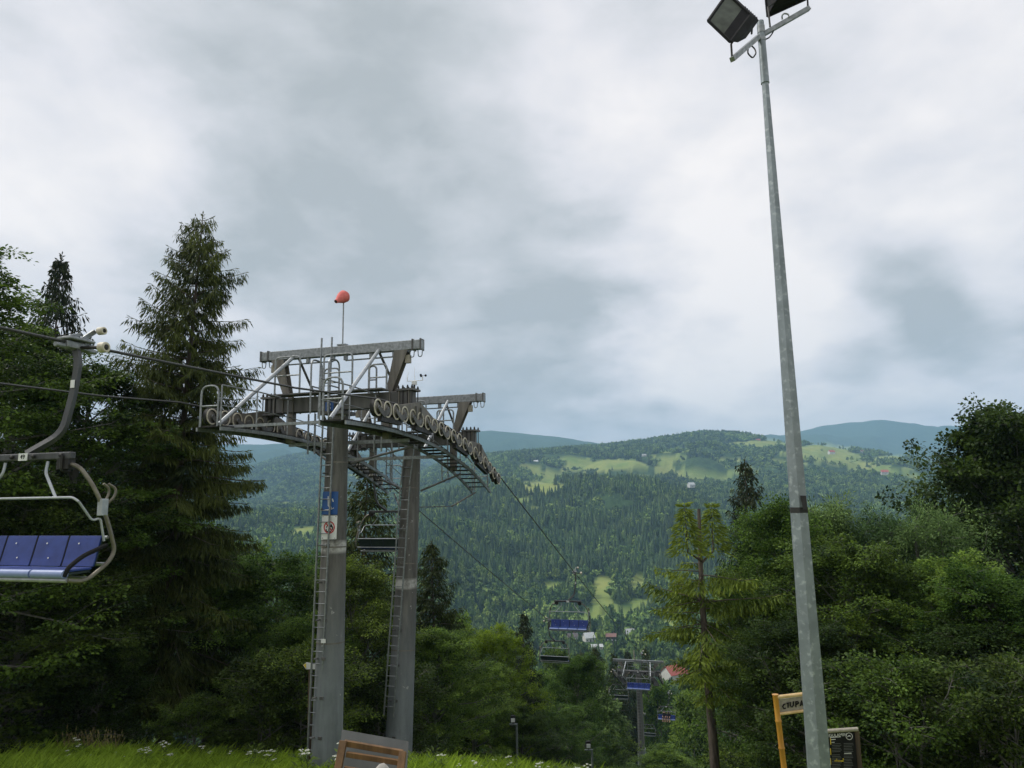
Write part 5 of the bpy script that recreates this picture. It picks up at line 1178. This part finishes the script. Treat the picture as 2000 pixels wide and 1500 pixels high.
# ------------------------------------------------------------------ bamboo sign
SY = 10.6
def pq(x, y, d=0.0): return at(x, y, SY+d)
sx0 = pq(1514, 1358); sg_ = gz(sx0[0], SY)
BS = empty('bamboo_sign', (sx0[0], SY, sg_), 'bamboo frame sign with hand-painted letters partly behind the lamp pole', 'sign')
def bamboo(p0, p1, r, mat, name, nodes=.33):
    L_ = np.linalg.norm(p1-p0); k = max(1, int(L_/nodes)); pts, rs = [], []
    for i in range(k+1):
        for dt, f in ((-.02, .97), (-.006, 1.13), (.006, 1.13), (.02, .97)):
            t = min(1, max(0, i/k+dt/L_)); pts.append(p0+(p1-p0)*t); rs.append(r*f)
    keep = [0]+[i for i in range(1, len(pts)) if np.linalg.norm(pts[i]-pts[i-1]) > 1e-5]
    q = MB(); q.path([pts[i] for i in keep], r, 12, rs=[rs[i] for i in keep]); return q.build(name, mat, BS, smooth=True)
pbm = pq(1533, 1520); bamboo(np.array([pbm[0]+.06, SY, sg_-.1]), pq(1514, 1356), .040, M['bamboo'], 'post')
rx = pq(1592, 1348, .06); bamboo(np.array([pq(1606, 1520)[0]+.05, SY+.06, sg_-.1]), pq(1592, 1345, .06), .040, M['bamboo'], 'post')
bamboo(pq(1514, 1362, -.01), pq(1592, 1353, .05), .027, M['bamboo_pale'], 'rail', .4); bamboo(pq(1518, 1395, -.01), pq(1596, 1385, .05), .022, M['bamboo_pale'], 'rail', .4)
q = MB(); q.plate([pq(1521, 1391, .02), pq(1593, 1381, .07), pq(1590, 1357, .07), pq(1518, 1366, .02)], .015, (0, 1, 0)); bp_ = q.build('letter_board', M['burlap'], BS)
q = MB()
def hand(pts): 
    P = [pq(1527+(x-1531)*.95, y, -.005+.05*(x-1518)/75) for x, y in pts]; q.path(P, .009, 6)
hand([(1538, 1375), (1535, 1376), (1533, 1380), (1535, 1384), (1539, 1383)])            # C
hand([(1541, 1374), (1544, 1372), (1544, 1382)])                                                                        # I
hand([(1548, 1371), (1549, 1379), (1552, 1381), (1555, 1377), (1555, 1370)])                                              # U
hand([(1560, 1381), (1560, 1370), (1564, 1370), (1566, 1373), (1561, 1376)])                                              # P
hand([(1569, 1379), (1572, 1368), (1575, 1378)]); hand([(1570, 1376), (1574, 1375)])                                       # A
q.build('lettering', M['black'], bp_)
# ------------------------------------------------------------------ rules board
RY = 11.6
def pr(x, y, d=0.0): return at(x, y, RY+d)
rg = gz(pr(1640, 1500)[0], RY)
RB = empty('rules_board', (pr(1640, 1500)[0], RY, rg), 'black rules board in a wooden frame right of the lamp pole', 'board')
q = MB(); q.plate([pr(1601, 1560), pr(1680, 1560), pr(1668, 1428), pr(1594, 1431)], .03, (0, 1, 0)); bb = q.build('panel', M['black'], RB)
q = MB(); q.beam(np.array([pr(1684, 1560)[0], RY+.02, rg-.1]), pr(1671, 1424, .02), .07, .10, (0, 1, 0)); q.build('post', M['oldwood'], RB, bevel=.01)
q = MB(); q.beam(np.array([pr(1600, 1560)[0]-.04, RY+.02, rg-.1]), pr(1589, 1428, .02), .07, .10, (0, 1, 0)); q.build('post', M['oldwood'], RB, bevel=.01)
q = MB(); q.path([pr(1588, 1430, -.02), pr(1675, 1424, -.02)], .030, 10); q.build('top_rail', M['burlap'], RB, smooth=True)
def put_text(me, p, rz, parent, tilt=0.0):
    o = link('lettering', me, None, parent); b = BASE.get(parent.name, np.zeros(3)); o.location = tuple(p-b); o.rotation_euler = (math.pi/2, tilt, rz); return o
put_text(text_mesh('REGULAMIN', .062, M['white']), pr(1632, 1436, -.022), 0, bb, -.04)
q = MB(); q.lathe(pr(1658.5, 1438, -.02), (0, -1, 0), [(0, .045), (0, .052), (.003, .052), (.003, .045)], 28, close=True); c0 = pr(1658.5, 1438, -.021)
q.plate([c0+np.array([-.032, 0, -.014]), c0+np.array([-.010, 0, .016]), c0+np.array([0, 0, .004]), c0+np.array([.010, 0, .018]), c0+np.array([.032, 0, -.014]), c0+np.array([.012, 0, .0]), c0+np.array([-.010, 0, -.002])], .003, (0, 1, 0)); q.build('emblem', M['white'], bb)
q = MB()
def bar(mb, x0, y0, x1, y1, h): mb.beam(pr(x0, y0, -.020), pr(x1, y1, -.020), .003, h, (0, 0, 1))
bar(q, 1621, 1440.5, 1642, 1439, .009); bar(q, 1623, 1444.5, 1632, 1444, .009); bar(q, 1624, 1450, 1630, 1449.6, .007); bar(q, 1649, 1471.5, 1663, 1471, .010); q.build('subheading', M['white'], bb)
q = MB()
for yy in np.arange(1453, 1500, 3.1):
    if abs(yy-1471) < 2: continue
    bar(q, 1625, yy, 1644-(yy % 5)*.8, yy-.6, .006)
    if yy > 1474 or yy < 1469: bar(q, 1648, yy-.8, 1667-(yy % 4), yy-1.2, .006)
q.build('small_print', M['sheet'], bb)
q = MB()
for k, x in enumerate(np.arange(1630, 1648, 3.0)): bar(q, x, 1486.5, x+2.4, 1486.3, .016)
bar(q, 1633, 1483, 1635, 1483, .012); bar(q, 1646, 1482.5, 1648, 1482.5, .014)
for y0 in (1448, 1468, 1487): bar(q, 1621.6, y0, 1623, y0, .09)
q.build('yellow_print', M['yellow'], bb)
# ------------------------------------------------------------------ two small floodlight posts beyond the crest
for px_, py_, Yp, lab in ((1009, 1412, 29.5, 'left of two small floodlight posts standing below the crest'), (1156, 1462, 29.5, 'right of two small floodlight posts standing below the crest')):
    p = at(px_, py_, Yp); g_ = gz(p[0], Yp); o = empty('floodlight_post', (p[0], Yp, g_), lab, 'lamp post', 'small floodlight posts')
    q = MB(); q.path([np.array([p[0], Yp, g_-.1]), np.array([p[0], Yp, p[2]-.06])], .05, 10, rs=[.06, .04]); q.build('post', M['galv'], o, smooth=True)
    q = MB(); q.beam(np.array([p[0]-.28, Yp, p[2]-.05]), np.array([p[0]+.04, Yp, p[2]-.05]), .05, .05); q.build('arm', M['galv'], o)
    q = MB(); c = np.array([p[0]-.14, Yp-.03, p[2]+.16]); q.hexa([c+np.array(v_) for v_ in ((-.09, -.10, -.10), (.09, -.10, -.10), (.12, .08, -.10), (-.12, .08, -.10), (-.07, -.06, .12), (.07, -.06, .12), (.09, .10, .12), (-.09, .10, .12))]); q.build('lamp_head', M['black'], o)
    q = MB(); q.box(c+np.array([0, -.105, -.02]), (.075, .008, .07)); q.build('lens', M['white'], o)
    q = MB(); q.tube(np.array([p[0]-.14, Yp, p[2]-.04]), c, .018, 6); q.build('yoke', M['dark'], o)
# ------------------------------------------------------------------ houses in the valley and on the far hills
M['roof_grey'] = material('pale_metal_roof', (.55, .57, .57), (.45, .47, .47), .5, .1, 1.0); M['roof_red'] = material('red_tile_roof', (.42, .10, .075), (.30, .07, .05), .7, 0, 1.5)
M['roof_dark'] = material('dark_roof', (.13, .11, .11), (.08, .07, .07), .7, 0, 1.0); M['timber'] = material('dark_timber_wall', (.06, .045, .035), (.035, .025, .02), .8, 0, 2.0); M['plaster'] = material('white_plaster', (.72, .71, .67), (.60, .59, .55), .85, 0, .8)
M['pane'] = material('dark_window_pane', (.03, .035, .04), (.02, .022, .025), .15, 0, 1.0); M['roof_brick'] = material('brown_red_roof', (.22, .11, .09), (.15, .08, .07), .7, 0, 1.2)
def house(px, py, w, d, h, wall, roof, label, yaw=0.0, dist=None, storey=1, pitch=.55, winmat='pane', group=None, y0=250):
    p = ground_hit(px, py, y0) if dist is None else at(px, py, dist)
    if p is None: p = at(px, py, 2000)
    g_ = gz(p[0], p[1]) if dist is None else p[2]
    o = empty('house', (p[0], p[1], g_), label, 'house', group, rz=yaw); BASE[o.name] = np.zeros(3)
    q = MB(); q.box((0, 0, h/2-1.0), (w/2, d/2, h/2+1.0)); wl = q.build('wall', wall, o)
    q = MB(); rh = d/2*pitch*1.6
    for sg in (-1, 1):
        q.plate([(-w/2-.5, sg*(d/2+.6), h-.3), (w/2+.5, sg*(d/2+.6), h-.3), (w/2+.5, 0, h+rh), (-w/2-.5, 0, h+rh)], .22, np.cross((1, 0, 0), (0, -sg*(d/2+.6), rh+.3)))
    rf = q.build('roof', roof, o)
    q = MB()
    for sg in (-1, 1): q = MB(); q.plate([(sg*(w/2-.05), -d/2, h), (sg*(w/2-.05), d/2, h), (sg*(w/2-.05), 0, h+rh-.15)], .1, (1, 0, 0)); q.build('gable', wall, o)
    q = MB(); q.box((w*.2, d*.12, h+rh), (.35, .35, .9)); q.build('chimney', M['roof_brick'], rf)
    for s_ in range(storey):
        for k in range(max(2, int(w/3.0))):
            xw = -w/2+w*(k+.5)/max(2, int(w/3.0)); q = MB(); q.box((xw, -d/2-.04, 1.4+2.7*s_), (.55, .05, .7)); wi = q.build('window', M['white'], o)
            q = MB(); q.box((xw, -d/2-.08, 1.4+2.7*s_), (.45, .03, .6)); q.build('pane', M[winmat], wi)
    q = MB(); q.box((w*.02, -d/2-.05, .9), (.5, .05, 1.0)); q.build('door', M['timber'], o)
    return o
VH = 'houses on the valley floor'; RH = 'houses on the far ridge'
house(1150, 1252, 9, 8, 3.4, M['plaster'], M['roof_grey'], 'white house with pale hipped roof below the lone blue chair', .3, None, 1, .6, group=VH)
house(1195, 1258, 9.5, 8, 7.0, M['timber'], M['roof_brick'], 'dark timber house on a white base with white windows', -.1, None, 2, .3, winmat='white', group=VH)
house(1231, 1247, 7, 7, 2.8, M['timber'], M['roof_grey'], 'small dark cabin under a pale roof right of the timber house', .05, None, 1, 1.0, group=VH)
house(1118, 1250, 9, 7, 3.0, M['plaster'], M['roof_dark'], 'grey-roofed house mostly hidden under the lone blue chair', .2, None, 1, .5, group=VH)
house(1165, 1268, 10, 5, 2.4, M['plaster'], M['roof_grey'], 'long low pale shed in front of the white house', .1, None, 1, .4, group=VH)
house(1318, 1330, 15, 11, 5.5, M['plaster'], M['roof_red'], 'white house with bright red roof behind the yellowish spruce', .5, None, 1, .55, group=VH)
for px_, py_, w_, rf_, lab_ in [(1047, 905, 12, 'roof_grey', 'leftmost white house high on the wooded ridge'), (1180, 926, 11, 'roof_grey', 'white house at the lower end of the long ridge meadow'), (1205, 924, 12, 'roof_dark', 'tall pale house among trees below the ridge meadow'), (1230, 933, 16, 'roof_grey', 'long pale house right of the ridge hamlet'),
    (1258, 893, 11, 'roof_grey', 'pale house above the ridge meadows near the crest'), (1303, 899, 14, 'roof_brick', 'house on the small upper meadow left of the lamp pole'), (1350, 951, 13, 'roof_grey', 'solitary white house below the ridge meadows'), (1480, 863, 14, 'roof_red', 'red-roofed house on the ridge top meadow left of the lamp pole'),
    (1588, 877, 17, 'roof_grey', 'long pale house on the meadow right of the lamp pole'), (1624, 886, 15, 'roof_red', 'red-roofed farmhouse on the ridge right of the lamp pole'), (1684, 884, 11, 'roof_brick', 'small house by the hedge on the right ridge'), (1728, 926, 14, 'roof_red', 'red-roofed house at the right foot of the ridge meadow'), (1075, 930, 9, 'roof_dark', 'small barn on the left ridge meadow')]:
    house(px_, py_, w_*1.15, w_*.8, 5.0, M['plaster'], M[rf_], lab_, float(rng.uniform(-.4, .4)), None, 2, .6, group=RH, y0=1400)
# ------------------------------------------------------------------ grass and flowering weeds along the crest
gr_ = np.random.default_rng(5); n = 150000
gx = gr_.uniform(-17, 7.5, n); gy = gr_.uniform(12.0, 21.3, n)
keepg = fbm(gx*.8, gy*.8, 3, 41)+.35 > gr_.random(n)*.5; gx, gy = gx[keepg], gy[keepg]; n = len(gx); gzv = height(gx, gy)
hgt = np.clip(gr_.normal(.20, .07, n)+.22*np.clip(fbm(gx*.5, gy*.5, 3, 51)+.05, 0, 1)+.10*sstep(18.4, 20.2, gy), .06, .75)
ph = gr_.random(n)*6.283; le = gr_.uniform(.25, .95, n); base = np.stack([gx, gy, gzv-.02], 1)
dirb = np.stack([np.cos(ph)*le, np.sin(ph)*le, np.ones(n)], 1)
wdir = np.stack([-np.sin(ph+gr_.normal(0, .6, n)), np.cos(ph), np.zeros(n)], 1)*gr_.uniform(.005, .010, n)[:, None]
tipo = dirb*hgt[:, None]+np.stack([np.cos(ph), np.sin(ph), -.25*np.ones(n)], 1)*(hgt*.25)[:, None]
V_ = np.stack([base-wdir, base+wdir, base+dirb*hgt[:, None]*.55+wdir*.7, base+tipo], 1).reshape(-1, 3)
me = np_mesh('grass', V_, quads=np.arange(n*4).reshape(n, 4), attrs={'rnd': np.repeat(np.clip(gr_.normal(.5, .2, n)+fbm(gx*.6, gy*.6, 3, 61)*.9, 0, 1), 4)})
tag(link('grass', me, M['grass']), 'bright green rough grass along the crest at the bottom', 'grass', kind='stuff')
# weeds: three kinds of umbel plant, a leafy nettle clump, a dry grass tuft
def weed_proto(seed, H, heads):
    r = np.random.default_rng(seed); st = MB(); Q, C, D = [], [], []; fl = MB()
    st.path([np.array([0, 0, 0]), np.array([r.normal(0, .03), r.normal(0, .03), H*.5]), np.array([r.normal(0, .05), r.normal(0, .05), H*.8])], .008, 5, rs=[.010, .008, .005])
    for k in range(heads):
        a = r.random()*6.28; e_ = np.array([math.cos(a)*.12*(k > 0), math.sin(a)*.12*(k > 0), H*(1-.12*(k > 0)*r.random())]); st.path([np.array([0, 0, H*.6]), e_], .004, 4)
        for j in range(16):
            b = r.random()*6.28; q = math.sqrt(r.random())*.05; c = e_+np.array([math.cos(b)*q, math.sin(b)*q, .02-.9*q*q*3+r.normal(0, .004)])
            fl.lathe(c, (r.normal(0, .2), r.normal(0, .2), 1), [(-.006, .003), (0, .013), (.006, .010), (.008, .001)], 6)
    m = 46; hh = r.random(m)**.8*H*.72; ph_ = r.random(m)*6.28; C = np.stack([np.cos(ph_)*.02, np.sin(ph_)*.02, hh], 1); D = np.stack([np.cos(ph_), np.sin(ph_), r.uniform(-.2, .7, m)], 1)
    C2 = C+D*r.uniform(0, .14, m)[:, None]
    return st, fl, leaf_quads(C2, D, np.array([0, 0, 1.0])+r.normal(0, .3, (m, 3)), r.uniform(.08, .20, m), r.uniform(.03, .08, m), r.random(m))
WP = []
for sd, H_, hd_ in ((1, .62, 3), (2, .80, 4), (3, .50, 2), (4, .72, 0)):
    st, fl, (v_, q_, r_) = weed_proto(sd, H_, hd_)
    ms = bpy.data.meshes.new('stem'); ms.from_pydata(st.v, [], st.f); ms.update(); ms.materials.append(M['weed'])
    mf = None
    if fl.v: mf = bpy.data.meshes.new('flower_head'); mf.from_pydata(fl.v, [], fl.f); mf.update(); mf.materials.append(M['umbel'])
    ml = np_mesh('leaves', v_, quads=q_, attrs={'rnd': r_}); ml.materials.append(M['weed']); WP.append((ms, mf, ml))
def weed(x, y, k, s, lab, grp, cat='flower', name='flowering_weed'):
    o = empty(name, (x, y, gz(x, y)), lab, cat, grp, rz=float(gr_.random()*6.28)); o.scale = (s*1.1, s*1.1, s); ms, mf, ml = WP[k]
    link('stem', ms, None, o); link('leaves', ml, None, o)
    if mf: link('flower_head', mf, None, o)
for x0, x1, y0, y1, cnt, lab, grp in ((-13.6, -8.2, 19.2, 20.6, 24, 'white umbel flower on the raised bank left of the spruce trunk', 'white flowers on the left bank'),
                                    (-8.2, -5.6, 19.2, 20.5, 10, 'white umbel flower between spruce trunk and front pillar', 'white flowers left of the front pillar'),
                                    (-3.0, 1.9, 19.2, 20.8, 22, 'white umbel flower in the grass right of the tower pillars', 'white flowers right of the pillars')):
    for _ in range(cnt): weed(gr_.uniform(x0, x1), gr_.uniform(y0, y1), int(gr_.integers(0, 3)), gr_.uniform(.40, .72), lab, grp)
for xx, yy in ((-5.35, 18.7), (-5.15, 18.55), (-4.45, 18.4), (-4.3, 18.6)): weed(xx, yy, int(gr_.integers(0, 3)), 1.0, 'white umbel flower at the foot of the front pillar', 'white flowers at the pillar foot')
for _ in range(70): weed(gr_.uniform(-13.5, 2.6), gr_.uniform(19.5, 21.2), 3, gr_.uniform(.45, .9), 'leafy green weed standing along the crest edge', 'green weeds along the crest', 'weed', 'leafy_weed')
tuft_r = np.random.default_rng(8)
for xx, yy in ((-12.1, 20.4), (-11.2, 20.3), (-11.7, 20.6), (-10.9, 20.5)):
    q = MB()
    for _ in range(26):
        a = tuft_r.random()*6.28; h_ = tuft_r.uniform(.35, .75); b0 = np.array([xx+tuft_r.normal(0, .07), yy+tuft_r.normal(0, .07), gz(xx, yy)-.02]); t_ = b0+np.array([math.cos(a)*.28*h_, math.sin(a)*.28*h_, h_]); q.path([b0, (b0+t_)/2+np.array([0, 0, .08]), t_], .004, 3, rs=[.005, .004, .002]); q.path([t_, t_+(t_-b0)*.14], .010, 4, rs=[.010, .002])
    tag(q.build('dry_grass_tuft', M['straw']), 'straw-coloured grass tuft on the left bank', 'grass tuft', 'dry grass tufts on the left bank')
# ------------------------------------------------------------------ haze in the valley air
hz = bpy.data.materials.new('pale_blue_air'); hz.use_nodes = True; t = hz.node_tree; t.nodes.clear()
pv = t.nodes.new('ShaderNodeVolumePrincipled'); pv.inputs['Color'].default_value = (.41, .67, .96, 1); pv.inputs['Density'].default_value = 0.00014; pv.inputs['Anisotropy'].default_value = 0.0
oo = t.nodes.new('ShaderNodeOutputMaterial'); t.links.new(pv.outputs[0], oo.inputs['Volume'])
zlo = float(GZ.min())-1.5; zhi = max(float(GZ.max()), 14.0)+25
hb = MB(); hb.box((0, 3830, (zlo+zhi)/2), (7900, 3930, (zhi-zlo)/2))
tag(hb.build('haze', hz), 'thin blue haze filling the valley air', 'haze', kind='stuff')
